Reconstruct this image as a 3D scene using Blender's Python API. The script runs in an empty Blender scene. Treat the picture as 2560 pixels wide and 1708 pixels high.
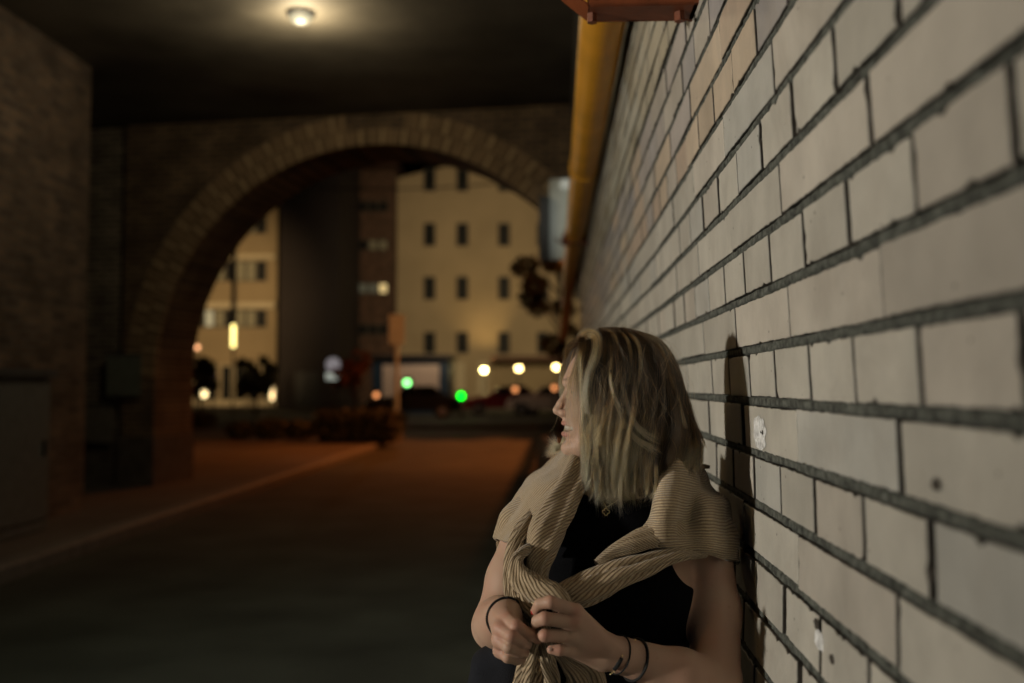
import bpy, bmesh, math, random
import numpy as np
from mathutils import Vector, Matrix, noise
from math import radians, sin, cos, pi, sqrt

random.seed(7)
rng = np.random.default_rng(7)
scene = bpy.context.scene
COL = scene.collection

# ------------------------------------------------------------------ camera
FPX = 2489.0
CAMLOC = Vector((0, 0, 1.47))
cam_data = bpy.data.cameras.new('camera')
cam = bpy.data.objects.new('camera', cam_data)
COL.objects.link(cam)
cam.location = CAMLOC
YAW, PITCH = math.atan(110 / FPX), math.atan(109 / FPX)
cam.rotation_euler = (pi / 2 + PITCH, 0, YAW)
cam_data.sensor_width = 36.0
cam_data.lens = 35.0
cam_data.clip_start = 0.05
cam_data.clip_end = 600
cam_data.dof.use_dof = True
cam_data.dof.focus_distance = 1.77
cam_data.dof.aperture_fstop = 2.1
scene.camera = cam

# ------------------------------------------------------------------ world (night sky)
world = bpy.data.worlds.new('World')
scene.world = world
world.use_nodes = True
wn = world.node_tree
bg = wn.nodes['Background']
sky = wn.nodes.new('ShaderNodeTexSky')
sky.sky_type = 'NISHITA'
sky.sun_disc = False
sky.sun_elevation = radians(-6)
sky.sun_rotation = radians(200)
wn.links.new(sky.outputs[0], bg.inputs[0])
bg.inputs[1].default_value = 0.15

# ------------------------------------------------------------------ lights
def light(kind, name, loc, energy, color, aim=None, **kw):
    d = bpy.data.lights.new(name, kind)
    d.energy = energy
    d.color = color
    for k, v in kw.items():
        setattr(d, k, v)
    o = bpy.data.objects.new(name, d)
    COL.objects.link(o)
    o.location = loc
    if aim is not None:
        o.rotation_euler = (Vector(aim) - Vector(loc)).to_track_quat('-Z', 'Y').to_euler()
    return o

# street light entering the underpass from the left, behind the photographer
light('SPOT', 'side_street_light', (-4.95, -0.20, 1.76), 780, (1.0, 0.94, 0.81), aim=(0.33, 3.7, 1.72),
      spot_size=radians(77), spot_blend=1.0, shadow_soft_size=0.13)
# warm lamp further back under the ceiling
light('SPOT', 'warm_ceiling_light', (-4.8, -0.5, 4.5), 50, (1.0, 0.62, 0.24), aim=(0.33, 2.1, 1.4), spot_size=radians(55), spot_blend=1.0, shadow_soft_size=0.12)
# added cool fill from the open end of the underpass, no lamp seen there
light('POINT', 'cool_fill_light', (-3.6, -7.5, 3.6), 10, (.36, .60, 1.0), shadow_soft_size=.4)
# unseen downlight added above the frame to brighten the near road
light('SPOT', 'road_fill_light', (-1.7, 5.2, 4.85), 62, (.90, 1.0, .72), aim=(-1.2, 5.0, 0), spot_size=radians(88), spot_blend=1.0, shadow_soft_size=.12)
# sodium street lamp just beyond the arch, above the opening
light('SPOT', 'sodium_street_light', (1.2, 16.5, 7.8), 1100, (1.0, 0.28, 0.06), aim=(-1.6, 24.0, 0),
      spot_size=radians(100), spot_blend=0.8, shadow_soft_size=0.15)
light('SPOT', 'sodium_street_light', (1.5, 29.5, 8.0), 4200, (1.0, 0.25, 0.05), aim=(-1.0, 23.5, 0),
      spot_size=radians(72), spot_blend=0.8, shadow_soft_size=0.15)
# unseen fill spots added to wash the far facades
light('SPOT', 'facade_fill_light', (-2.0, 40.0, 8.5), 6600, (1.0, 0.73, 0.41), aim=(-4.0, 66, 8),
      spot_size=radians(70), spot_blend=0.9, shadow_soft_size=0.4)
light('SPOT', 'facade_fill_light', (-20.0, 42.0, 8.5), 8000, (1.0, 0.66, 0.32), aim=(-21.5, 64, 6),
      spot_size=radians(50), spot_blend=0.9, shadow_soft_size=0.4)

light('POINT', 'square_fill_light', (-6.0, 46.5, 5.0), 330, (1.0, 0.68, 0.42), shadow_soft_size=.3)  # unseen fill added to light the garage front and parked cars
scene.view_settings.view_transform = 'Standard'
scene.view_settings.look = 'None'
scene.view_settings.exposure = 0.0
scene.view_settings.gamma = 1.0
scene.cycles.max_bounces = 6
scene.cycles.diffuse_bounces = 1
scene.cycles.sample_clamp_indirect = 4.0
scene.render.film_transparent = False

# ------------------------------------------------------------------ helpers
RCAM = cam.rotation_euler.to_matrix()
def P(px, py, Y):
    """world point seen at photo pixel (px, py), at distance Y down the road"""
    d = RCAM @ Vector(((px - 1280) / FPX, -(py - 854) / FPX, -1.0))
    return CAMLOC + d * (Y / d.y)

def tag(o, label=None, cat=None, group=None, kind=None):
    if label: o['label'] = label
    if cat: o['category'] = cat
    if group: o['group'] = group
    if kind: o['kind'] = kind
    return o

def empty(name, loc=(0, 0, 0), rz=0.0):
    o = bpy.data.objects.new(name, None)
    COL.objects.link(o)
    o.location = loc
    o.rotation_euler = (0, 0, rz)
    o.empty_display_size = 0.1
    return o

def mesh_obj(name, verts, faces, mat=None, parent=None, smooth=False, loc=None):
    me = bpy.data.meshes.new(name)
    me.from_pydata([tuple(v) for v in verts], [], [tuple(f) for f in faces])
    if smooth:
        me.polygons.foreach_set('use_smooth', [True] * len(me.polygons))
    me.update()
    o = bpy.data.objects.new(name, me)
    COL.objects.link(o)
    if mat: me.materials.append(mat)
    if parent is not None: o.parent = parent
    if loc is not None: o.location = loc
    return o

class MB:
    """collects shapes into one mesh"""
    def __init__(self):
        self.v, self.f = [], []
    def add(self, verts, faces):
        n = len(self.v)
        self.v += [tuple(v) for v in verts]
        self.f += [tuple(i + n for i in f) for f in faces]
    def box(self, x0, x1, y0, y1, z0, z1, bev=0.0):
        if x0 > x1: x0, x1 = x1, x0
        if y0 > y1: y0, y1 = y1, y0
        if z0 > z1: z0, z1 = z1, z0
        if bev <= 0:
            self.add([(x0,y0,z0),(x1,y0,z0),(x1,y1,z0),(x0,y1,z0),(x0,y0,z1),(x1,y0,z1),(x1,y1,z1),(x0,y1,z1)],
                     [(0,3,2,1),(4,5,6,7),(0,1,5,4),(1,2,6,5),(2,3,7,6),(3,0,4,7)])
            return
        bm = bmesh.new()
        bmesh.ops.create_cube(bm, size=1.0)
        for v in bm.verts:
            v.co = Vector(((x0+x1)/2 + v.co.x*(x1-x0), (y0+y1)/2 + v.co.y*(y1-y0), (z0+z1)/2 + v.co.z*(z1-z0)))
        bmesh.ops.bevel(bm, geom=bm.edges[:], offset=bev, segments=2, affect='EDGES')
        self.bm(bm)
    def bm(self, bm):
        bm.verts.index_update()
        self.add([v.co[:] for v in bm.verts], [[v.index for v in f.verts] for f in bm.faces])
        bm.free()
    def tube(self, pts, radii, seg=12, cap=True):
        pts = [Vector(p) for p in pts]
        if not hasattr(radii, '__len__'): radii = [radii] * len(pts)
        n0 = len(self.v)
        up = None
        for i, p in enumerate(pts):
            t = (pts[min(i+1, len(pts)-1)] - pts[max(i-1, 0)]).normalized()
            if up is None:
                up = Vector((0, 0, 1)) if abs(t.z) < 0.9 else Vector((1, 0, 0))
            a = t.cross(up).normalized()
            up = a.cross(t).normalized()
            for k in range(seg):
                an = 2*pi*k/seg
                self.v.append(tuple(p + (a*cos(an) + up*sin(an)) * radii[i]))
        for i in range(len(pts)-1):
            for k in range(seg):
                k2 = (k+1) % seg
                self.f.append((n0+i*seg+k, n0+i*seg+k2, n0+(i+1)*seg+k2, n0+(i+1)*seg+k))
        if cap:
            self.f.append(tuple(n0+k for k in range(seg))[::-1])
            self.f.append(tuple(n0+(len(pts)-1)*seg+k for k in range(seg)))
    def lathe(self, prof, seg=20, origin=(0,0,0)):
        n0 = len(self.v); ox, oy, oz = origin
        for r, z in prof:
            for k in range(seg):
                a = 2*pi*k/seg
                self.v.append((ox + r*cos(a), oy + r*sin(a), oz + z))
        for i in range(len(prof)-1):
            for k in range(seg):
                k2 = (k+1) % seg
                self.f.append((n0+i*seg+k, n0+i*seg+k2, n0+(i+1)*seg+k2, n0+(i+1)*seg+k))
        self.f.append(tuple(n0+k for k in range(seg))[::-1])
        self.f.append(tuple(n0+(len(prof)-1)*seg+k for k in range(seg)))
    def sphere(self, c, r, seg=16, rings=10, sx=1, sy=1, sz=1):
        bm = bmesh.new()
        bmesh.ops.create_uvsphere(bm, u_segments=seg, v_segments=rings, radius=r)
        for v in bm.verts:
            v.co = Vector((c[0]+v.co.x*sx, c[1]+v.co.y*sy, c[2]+v.co.z*sz))
        self.bm(bm)
    def build(self, name, mat=None, parent=None, smooth=False, loc=None):
        return mesh_obj(name, self.v, self.f, mat, parent, smooth, loc)

# ------------------------------------------------------------------ materials
def new_mat(name):
    m = bpy.data.materials.new(name)
    m.use_nodes = True
    nt = m.node_tree
    return m, nt, nt.nodes['Principled BSDF']

def N(nt, kind, **inp):
    n = nt.nodes.new(kind)
    for k, v in inp.items():
        if k.startswith('_'): setattr(n, k[1:], v)
        else: n.inputs[k.replace('__', ' ')].default_value = v
    return n

def plain(name, col, rough=0.6, metal=0.0, var=0.15, scale=8.0, bump=0.0, bscale=60.0, spec=0.5):
    """noise-varied base colour with optional bump"""
    m, nt, b = new_mat(name)
    tc = N(nt, 'ShaderNodeTexCoord')
    n1 = N(nt, 'ShaderNodeTexNoise', Scale=scale, Detail=6.0)
    nt.links.new(tc.outputs['Object'], n1.inputs['Vector'])
    cr = N(nt, 'ShaderNodeValToRGB')
    cr.color_ramp.elements[0].position = 0.3
    cr.color_ramp.elements[1].position = 0.7
    cr.color_ramp.elements[0].color = tuple(c*(1-var) for c in col) + (1,)
    cr.color_ramp.elements[1].color = tuple(min(1, c*(1+var)) for c in col) + (1,)
    nt.links.new(n1.outputs['Fac'], cr.inputs['Fac'])
    nt.links.new(cr.outputs['Color'], b.inputs['Base Color'])
    b.inputs['Roughness'].default_value = rough
    b.inputs['Metallic'].default_value = metal
    b.inputs['Specular IOR Level'].default_value = spec
    if bump > 0:
        n2 = N(nt, 'ShaderNodeTexNoise', Scale=bscale, Detail=5.0)
        nt.links.new(tc.outputs['Object'], n2.inputs['Vector'])
        bp = N(nt, 'ShaderNodeBump', Strength=bump, Distance=0.004)
        nt.links.new(n2.outputs['Fac'], bp.inputs['Height'])
        nt.links.new(bp.outputs['Normal'], b.inputs['Normal'])
    return m

def emis(name, col, strength):
    m, nt, b = new_mat(name)
    b.inputs['Base Color'].default_value = (0.02, 0.02, 0.02, 1)
    b.inputs['Emission Color'].default_value = col + (1,)
    b.inputs['Emission Strength'].default_value = strength
    return m

def brick_mat(name, c1, c2, mortar, bw=0.25, bh=0.075, axis='XZ', rough=0.8, dark=None):
    m, nt, b = new_mat(name)
    tc = N(nt, 'ShaderNodeTexCoord')
    sep = N(nt, 'ShaderNodeSeparateXYZ'); nt.links.new(tc.outputs['Object'], sep.inputs[0])
    com = N(nt, 'ShaderNodeCombineXYZ')
    nt.links.new(sep.outputs[axis[0]], com.inputs['X'])
    nt.links.new(sep.outputs[axis[1]], com.inputs['Y'])
    br = N(nt, 'ShaderNodeTexBrick')
    br.inputs['Color1'].default_value = c1 + (1,)
    br.inputs['Color2'].default_value = c2 + (1,)
    br.inputs['Mortar'].default_value = mortar + (1,)
    br.inputs['Scale'].default_value = 1.0
    br.inputs['Brick Width'].default_value = bw
    br.inputs['Row Height'].default_value = bh
    br.inputs['Mortar Size'].default_value = 0.012
    br.inputs['Bias'].default_value = -0.1
    nt.links.new(com.outputs[0], br.inputs['Vector'])
    n1 = N(nt, 'ShaderNodeTexNoise', Scale=2.2, Detail=8.0)
    nt.links.new(tc.outputs['Object'], n1.inputs['Vector'])
    mr = N(nt, 'ShaderNodeMapRange'); mr.inputs['From Min'].default_value = .3; mr.inputs['From Max'].default_value = .7
    mr.inputs['To Min'].default_value = 0.45; mr.inputs['To Max'].default_value = 1.25
    nt.links.new(n1.outputs['Fac'], mr.inputs['Value'])
    mx = N(nt, 'ShaderNodeMix', _data_type='RGBA', _blend_type='MULTIPLY'); mx.inputs[0].default_value = 1
    nt.links.new(br.outputs['Color'], mx.inputs[6]); nt.links.new(mr.outputs[0], mx.inputs[7])
    nt.links.new(mx.outputs[2], b.inputs['Base Color'])
    bp = N(nt, 'ShaderNodeBump', Strength=0.6, Distance=0.012); bp.invert = True
    nt.links.new(br.outputs['Fac'], bp.inputs['Height']); nt.links.new(bp.outputs['Normal'], b.inputs['Normal'])
    b.inputs['Roughness'].default_value = rough
    return m

M = {}
M['asphalt'] = plain('asphalt', (0.050, 0.053, 0.044), 0.85, var=0.35, scale=1.3, bump=0.5, bscale=120, spec=.2)
M['pavement'] = plain('pavement_slabs', (0.10, 0.085, 0.07), 0.8, var=0.25, scale=1.0, bump=0.3)
M['kerb'] = plain('kerb_granite', (0.15, 0.14, 0.125), 0.7, var=0.2)
M['concrete'] = plain('ceiling_concrete', (0.11, 0.10, 0.08), 0.75, var=0.5, scale=0.9, bump=0.5, bscale=12)
M['brick_side'] = brick_mat('side_wall_brick', (0.20, 0.13, 0.085), (0.07, 0.045, 0.035), (0.13, 0.115, 0.095), axis='YZ')
M['brick_face'] = brick_mat('arch_wall_brick', (0.27, 0.18, 0.10), (0.17, 0.11, 0.07), (0.08, 0.07, 0.055), axis='XZ')
M['voussoir'] = plain('voussoir_brick', (0.30, 0.205, 0.115), 0.8, var=0.35, scale=3)
M['pipe'] = plain('yellow_pipe_paint', (0.80, 0.36, 0.03), 0.42, var=0.12, scale=5, bump=0.15, bscale=40)
M['bracket'] = plain('bracket_paint', (0.20, 0.05, 0.015), 0.5, var=0.3, scale=14, bump=0.3)
M['dark_metal'] = plain('dark_metal', (0.03, 0.032, 0.035), 0.5)
M['white_panel'] = plain('white_panel', (0.62, 0.66, 0.62), 0.5, var=0.08)
M['cabinet'] = plain('cabinet_grey', (0.13, 0.135, 0.125), 0.6, var=0.15)
M['cabinet_dark'] = plain('cabinet_lid', (0.07, 0.07, 0.07), 0.6)
M['glass'] = plain('dark_glass', (0.008, 0.010, 0.013), 0.5, var=0.1, spec=.12)
M['frame'] = plain('window_frame', (0.05, 0.05, 0.04), 0.6)
M['foliage'] = plain('foliage', (0.055, 0.06, 0.02), 0.6, var=0.5, scale=6)
M['foliage_rust'] = plain('autumn_foliage', (0.22, 0.085, 0.025), 0.6, var=0.4, scale=6)
M['bark'] = plain('bark', (0.06, 0.042, 0.03), 0.85, bump=0.5)
M['soil'] = plain('soil', (0.05, 0.035, 0.025), 0.9, var=.4)
# ================================================================== SETTING
def sheet(name, x0, x1, y0, y1, z, mat):
    mb = MB(); mb.add([(x0,y0,z),(x1,y0,z),(x1,y1,z),(x0,y1,z)], [(0,1,2,3)])
    return tag(mb.build(name, mat), kind='structure')
sheet('ground', -150, 150, -40, 400, -0.004, M['soil'])
sheet('road', -60, 40, -30, 58, 0.0, M['asphalt'])

KX = -4.1
def pave_outline():
    pts = [(KX, -20.0)]
    R, cy = 3.2, 26.5
    pts.append((KX, cy))
    for k in range(1, 13):
        a = k/12*pi/2
        pts.append((KX - R + R*cos(a), cy + R*sin(a)))
    pts.append((-60, cy+R))
    return pts
po = pave_outline()
# pavement slab (left) with rounded corner
vs = [(x-0.15 if i < 14 else x, y, 0.12) for i, (x, y) in enumerate(po)] + [(-60, -20, 0.12)]
pv = mesh_obj('pavement', vs, [tuple(range(len(vs)))], M['pavement']); tag(pv, kind='structure')
kb = MB()
def kerb_section(p, nrm):
    a = Vector((p[0], p[1], 0)); n = Vector((nrm[0], nrm[1], 0))
    return [a + Vector((0,0,-0.05)), a + Vector((0,0,.105)), a - n*.02 + Vector((0,0,.128)), a - n*.17 + Vector((0,0,.128)), a - n*.17 + Vector((0,0,-.05))]
secs = []
for i, p in enumerate(po):
    q0 = po[max(0, i-1)]; q1 = po[min(len(po)-1, i+1)]
    t = Vector((q1[0]-q0[0], q1[1]-q0[1])).normalized()
    secs.append(kerb_section(p, (t.y, -t.x)))
for i in range(len(secs)-1):
    kb.add(secs[i]+secs[i+1], [(j, j+1, 5+j+1, 5+j) for j in range(4)])
tag(kb.build('kerb', M['kerb']), kind='structure')
# far pavement across the square
mb = MB(); mb.box(-60, 40, 58, 66, -0.1, 0.13); tag(mb.build('far_pavement', M['pavement']), kind='structure')
mb = MB(); mb.box(-6.5, 10, 33.5, 36.5, -0.1, 0.13, .03); tag(mb.build('traffic_island', M['asphalt']), kind='structure')

# underpass ceiling
CZ = 5.0
mb = MB(); mb.box(-9.5, 3.0, -12, 13.2, CZ, CZ+0.6)
tag(mb.build('ceiling', M['concrete']), kind='structure')
# dark beam in corner where ceiling meets arch wall is left as real shade

# left brick wall (massive pier beside the pavement)
r = empty('brick_pier', (-5.15, 10.7, 0.12))
mb = MB(); mb.box(-3.2, 0, -20, 0, 0, CZ-0.125); w = mb.build('wall', M['brick_side'], r)
tag(r, 'long rough brown brick pier rising beside the grey cabinet at the left edge', 'brick wall')

# arch wall : local x along the wall, local y thickness, origin at right end
ang = math.atan2(-0.129, 1.0)
aw = empty('arch_wall', (0.0, 12.437, 0.0), ang)
tag(aw, 'brown brick wall with a wide round archway at the far end of the underpass', 'arch wall')
AC, AR, AZ, TH = -2.37, 3.05, 1.55, 1.05
def arch_pts(rad, n=48):
    return [(AC - rad*cos(pi*k/n), AZ + rad*sin(pi*k/n)) for k in range(n+1)]
ap = arch_pts(AR)
# spandrel face built as strips between the arch curve and the top
xs_l, xs_r, ztop = -6.0, 2.6, CZ - 0.002
V, F = [], []
for yy in (0.0, TH):
    for (x, z) in ap: V.append((x, yy, z))
    for (x, z) in ap: V.append((x, yy, ztop))
n = len(ap)
for k in range(n-1):
    F.append((k, k+1, n+k+1, n+k)); F.append((2*n+k+1, 2*n+k, 3*n+k, 3*n+k+1))
    F.append((k+1, k, 2*n+k, 2*n+k+1))          # soffit
def wall_box(x0, x1, y0, y1, z0, z1):
    b = MB(); b.box(x0, x1, y0, y1, z0, z1)
    m = len(V); V.extend(b.v); F.extend([tuple(i+m for i in f) for f in b.f])
wall_box(xs_l + .1, AC-AR, 0, TH, 0, ztop)
wall_box(AC+AR, xs_r, 0, TH, 0, ztop)
sp = mesh_obj('wall', V, F, M['brick_face'], aw)
# recessed bay between pier and arch
M['brick_bay'] = brick_mat('bay_brick', (0.34, 0.29, 0.21), (0.20, 0.165, 0.125), (0.10, 0.09, 0.08), axis='XZ')
mb = MB(); mb.box(-9.6, xs_l+.1, 0.08, TH, 0, ztop); mb.build('recessed_bay', M['brick_bay'], aw)
# plinth, 25 mm proud, darker render
M['plinth'] = plain('plinth_render', (0.10, 0.085, 0.07), 0.85, var=.3)
mb = MB(); mb.box(-5.94, AC-AR+.02, -0.03, TH+.02, 0.0, 0.78); mb.box(-9.6, -5.95, .05, .078, 0.0, 0.72)
mb.build('plinth', M['plinth'], aw)
# voussoirs
mb = MB(); nv = 136; vmi = []
for k in range(nv):
    a0 = pi*(k+.12)/nv; a1 = pi*(k+.88)/nv
    for (r0, r1) in ((AR-.004, AR+.20), (AR+.215, AR+.42)):
        pr = -0.022 + random.uniform(-.006, .006)
        q = [(AC - rr*cos(a), AZ + rr*sin(a)) for rr, a in ((r0,a0),(r0,a1),(r1,a1),(r1,a0))]
        if max(z for _, z in q) > ztop: continue
        mb.add([(x, pr, z) for x, z in q] + [(x, 0.05, z) for x, z in q],
               [(0,1,2,3)[::-1],(0,1,5,4),(1,2,6,5),(2,3,7,6),(3,0,4,7)])
        vmi += [(0,1,0,2)[(k + (r0 > AR)) % 4]]*5
ring = mb.build('arch_ring', M['voussoir'], aw)
ring.data.materials.append(plain('voussoir_pale', (.49,.36,.21), .8)); ring.data.materials.append(plain('voussoir_dark', (.37,.26,.15), .8))
ring.data.polygons.foreach_set('material_index', vmi)
# faded panel on bay wall
r = empty('poster_panel', (0,0,0)); r.location = P(232, 1105, 13.2); r.rotation_euler = (0,0,ang)
mb = MB(); mb.box(-.26, .26, -.02, .02, 0, .5); mb.build('board', plain('poster_board', (.16,.15,.12), .8), r)
mb = MB(); mb.box(-.28, .28, -.026, -.021, .48, .52); mb.build('frame', M['frame'], r)
tag(r, 'small faded board low in the dark bay between pier and arch', 'notice board')
r = empty('grey_notice', P(308, 990, 13.1), ang)
mb = MB(); mb.box(-.24, .24, -.02, .02, 0, .55); mb.build('board', plain('notice_board', (.15,.17,.14), .7), r)
mb = MB(); mb.box(-.26, .26, -.026, -.021, .54, .57); mb.build('frame', M['frame'], r)
r.name = 'notice_board'
tag(r, 'greenish notice board on the brick bay just left of the archway', 'notice board')

# utility cabinet against the pier
r = empty('utility_cabinet', (-5.12, 7.3, .12))
mb = MB(); mb.box(0, .36, 0, 1.9, 0.0, 1.42, .015); mb.build('housing', M['cabinet'], r)
mb = MB(); mb.box(-.01, .41, -.04, 1.94, 1.42, 1.5, .01); mb.build('lid', M['cabinet_dark'], r)
for k in range(2):
    mb = MB(); mb.box(.362, .378, .06+.92*k, .92+.92*k, .12, 1.34, .005); d = mb.build('door', M['cabinet'], r)
    mb = MB(); mb.box(.379, .40, .82+.92*k, .86+.92*k, .7, .84, .004); mb.build('handle', M['dark_metal'], d)
tag(r, 'tall grey utility cabinet with dark lid standing against the left brick pier', 'utility cabinet')

# ceiling lamp
lp = P(752, 26, 9.2); lp.z = CZ
r = empty('ceiling_lamp', lp)
mb = MB(); mb.lathe([(.13,0),(.13,-.03),(.11,-.04)], 28); mb.build('base', M['dark_metal'], r, True)
mb = MB(); mb.lathe([(.100,-.030),(.100,-.05),(.088,-.078),(.062,-.098),(.03,-.108),(.005,-.110)], 28)
mb.build('globe', emis('lamp_globe', (1.0, .92, .58), .62), r, True)
tag(r, 'glowing round lamp fixed to the dark concrete ceiling', 'ceiling lamp')
light('POINT', 'ceiling_lamp_light', (lp.x, lp.y, lp.z-.27), 52, (1.0, .80, .50), shadow_soft_size=.1)

# ------------------------------------------------------------------ right brick wall, real bricks
D0 = 0.346
def off(h):
    if h >= 0: return .05*h
    if h > -.45: return .05*h + .1*h*h
    return -.00225 - .04*(h+.45)
def wpt(s, h, dep=0.0):
    return (D0 - off(h) - dep, s, 1.47 + h)
wall = empty('painted_brick_wall', (D0, 0, 0))
tag(wall, 'pale painted brick wall with dark joints that the woman leans on', 'brick wall')
CH = 0.0913
HB = 0.182*D0              # bed above the header row
YE = 12.2
bv, bf, bc = [], [], []
def add_brick(s0, s1, h0, h1, row):
    g = 0.0082
    near = s1 < 3.6
    s0 += g + random.uniform(-.0012,.0012); s1 -= g + random.uniform(-.0012,.0012)
    gb = .0078
    h0 += gb + random.uniform(-.0013,.0013); h1 -= gb + random.uniform(-.0013,.0013)
    if s1 - s0 < .02: return
    tilt = random.uniform(-.0012,.0012); dd = random.uniform(-.0012,.0012)
    ns = max(2, int((s1-s0)/.012)) if near else 2
    nh = 6 if near else 2
    ring = [(s0+(s1-s0)*k/ns, h0) for k in range(ns)] + [(s1, h0+(h1-h0)*k/nh) for k in range(nh)] \
         + [(s1-(s1-s0)*k/ns, h1) for k in range(ns)] + [(s0, h1-(h1-h0)*k/nh) for k in range(nh)]
    m = len(ring); base = len(bv)
    sc, hc = (s0+s1)/2, (h0+h1)/2
    chips = []
    if near:
        for _c in range(random.choice([0,1,1,2,3])):
            c = random.choice(ring); chips.append((c[0], c[1], random.uniform(.005, .015)))
    for lvl in range(4):
        for (s, h) in ring:
            j = noise.noise(Vector((s*90, h*90, row*.37))) * .0017 + noise.noise(Vector((s*260, h*260, row*.7))) * .0007 if near else 0
            ins = (0, 0.0, .0011, .0045)[lvl]
            for (cs, chh, cr) in chips:
                dist = math.hypot(s-cs, h-chh)
                if dist < cr and lvl > 0: ins += (cr-dist)*.45
            ds = (1 if s < sc else -1); dh = (1 if h < hc else -1)
            ws = 1.0 if (abs(s-s0) < 1e-6 or abs(s-s1) < 1e-6) else 0.0
            wh = 1.0 if (abs(h-h0) < 1e-6 or abs(h-h1) < 1e-6) else 0.0
            s_ = s + ds*(ins*ws) + j*ws; h_ = h + dh*(ins*wh) + j*wh
            dep = (-.0145, -.0022, -.0004, 0)[lvl] + dd + tilt*(s-sc)/.1
            bv.append(wpt(s_, h_, dep))
    for lvl in range(3):
        for k in range(m):
            k2 = (k+1) % m
            bf.append((base+lvl*m+k, base+(lvl+1)*m+k, base+(lvl+1)*m+k2, base+lvl*m+k2))
    bf.append(tuple(base+3*m+k for k in range(m)))
    # colour
    hh = (h0+h1)/2
    v = random.uniform(.84, 1.05)
    if hh < .505:
        c = (.60*v, .565*v, .495*v)
        u_ = random.random()
        if u_ < .15: c = (.59*v, .54*v, .47*v)
        elif u_ < .3: c = (.55*v, .535*v, .49*v)
    elif hh < .90:
        c = random.choice([(.60,.47,.36), (.57,.44,.34), (.47,.42,.39), (.50,.45,.39), (.62,.50,.38), (.41,.38,.37)])
        c = tuple(x*v for x in c)
    else:
        c = random.choice([(.50,.46,.36), (.44,.39,.29), (.52,.49,.40), (.38,.33,.23)])
        c = tuple(x*v for x in c)
    dk = (.045,.037,.030,1)  # dirty mortar and joint shade, both put into the brick side colour
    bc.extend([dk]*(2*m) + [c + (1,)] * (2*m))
rows = range(-17, 38)
for rr in rows:
    h0 = HB - CH*(rr+1); h1 = h0 + CH          # rr = 0 is the header row under bed HB
    if h1 + 1.47 < 0.0 or h1 > CZ-1.47+.08: continue
    h0 = max(h0, -1.47)
    if rr == -10: h0 += 0.012
    if rr == -11: h1 -= -0.0
    if rr % 2 == 0:
        L, s = .2105, .951 + random.uniform(-.01,.01)
    else:
        L, s = .421, 1.050 + random.uniform(-.012,.012)
    k = math.floor((-1.2 - s)/L)
    x = s + k*L
    while x < YE:
        add_brick(x + random.uniform(-.002,.002), min(x+L, YE), h0, h1, rr)
        x += L
me = bpy.data.meshes.new('bricks')
me.from_pydata(bv, [], bf)
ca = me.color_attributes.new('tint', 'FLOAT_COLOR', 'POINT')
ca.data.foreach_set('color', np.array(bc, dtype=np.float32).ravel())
me.update()
ob = bpy.data.objects.new('brickwork', me); COL.objects.link(ob)
m, nt, b = new_mat('painted_brick')
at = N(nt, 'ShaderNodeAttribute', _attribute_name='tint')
tc = N(nt, 'ShaderNodeTexCoord')
n1 = N(nt, 'ShaderNodeTexNoise', Scale=6.0, Detail=8.0, Roughness=.6); nt.links.new(tc.outputs['Object'], n1.inputs['Vector'])
mr = N(nt, 'ShaderNodeMapRange'); mr.inputs['From Min'].default_value = .3; mr.inputs['From Max'].default_value = .7; mr.inputs['To Min'].default_value = .78; mr.inputs['To Max'].default_value = 1.1
nt.links.new(n1.outputs['Fac'], mr.inputs['Value'])
mx = N(nt, 'ShaderNodeMix', _data_type='RGBA', _blend_type='MULTIPLY'); mx.inputs[0].default_value = 1
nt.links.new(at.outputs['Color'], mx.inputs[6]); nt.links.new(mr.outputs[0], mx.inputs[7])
# small dark pits
vo = N(nt, 'ShaderNodeTexVoronoi', Scale=30.0); nt.links.new(tc.outputs['Object'], vo.inputs['Vector'])
vr = N(nt, 'ShaderNodeValToRGB'); vr.color_ramp.elements[0].position = .045; vr.color_ramp.elements[1].position = .09
vr.color_ramp.elements[0].color = (1,1,1,1); vr.color_ramp.elements[1].color = (0,0,0,1)
nt.links.new(vo.outputs['Distance'], vr.inputs['Fac'])
n3 = N(nt, 'ShaderNodeTexNoise', Scale=9.0); nt.links.new(tc.outputs['Object'], n3.inputs['Vector'])
g3 = N(nt, 'ShaderNodeMath', _operation='GREATER_THAN'); g3.inputs[1].default_value = .5; nt.links.new(n3.outputs['Fac'], g3.inputs[0])
mu = N(nt, 'ShaderNodeMath', _operation='MULTIPLY'); nt.links.new(vr.outputs['Color'], mu.inputs[0]); nt.links.new(g3.outputs[0], mu.inputs[1])
m2 = N(nt, 'ShaderNodeMix', _data_type='RGBA'); m2.inputs[7].default_value = (.10,.08,.065,1)
nt.links.new(mu.outputs[0], m2.inputs[0]); nt.links.new(mx.outputs[2], m2.inputs[6])
# grime smudges
n4 = N(nt, 'ShaderNodeTexNoise', Scale=3.1, Detail=10.0, Roughness=.7, Distortion=.6); nt.links.new(tc.outputs['Object'], n4.inputs['Vector'])
r4 = N(nt, 'ShaderNodeValToRGB'); r4.color_ramp.elements[0].position = .50; r4.color_ramp.elements[1].position = .74
r4.color_ramp.elements[1].color = (.55,.55,.55,1)
nt.links.new(n4.outputs['Fac'], r4.inputs['Fac'])
m3 = N(nt, 'ShaderNodeMix', _data_type='RGBA'); m3.inputs[7].default_value = (.34,.30,.255,1)
nt.links.new(r4.outputs['Color'], m3.inputs[0]); nt.links.new(m2.outputs[2], m3.inputs[6])
nt.links.new(m3.outputs[2], b.inputs['Base Color'])
n5 = N(nt, 'ShaderNodeTexNoise', Scale=220.0, Detail=3.0); nt.links.new(tc.outputs['Object'], n5.inputs['Vector'])
n6 = N(nt, 'ShaderNodeTexNoise', Scale=14.0, Detail=3.0); nt.links.new(tc.outputs['Object'], n6.inputs['Vector'])
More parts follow.
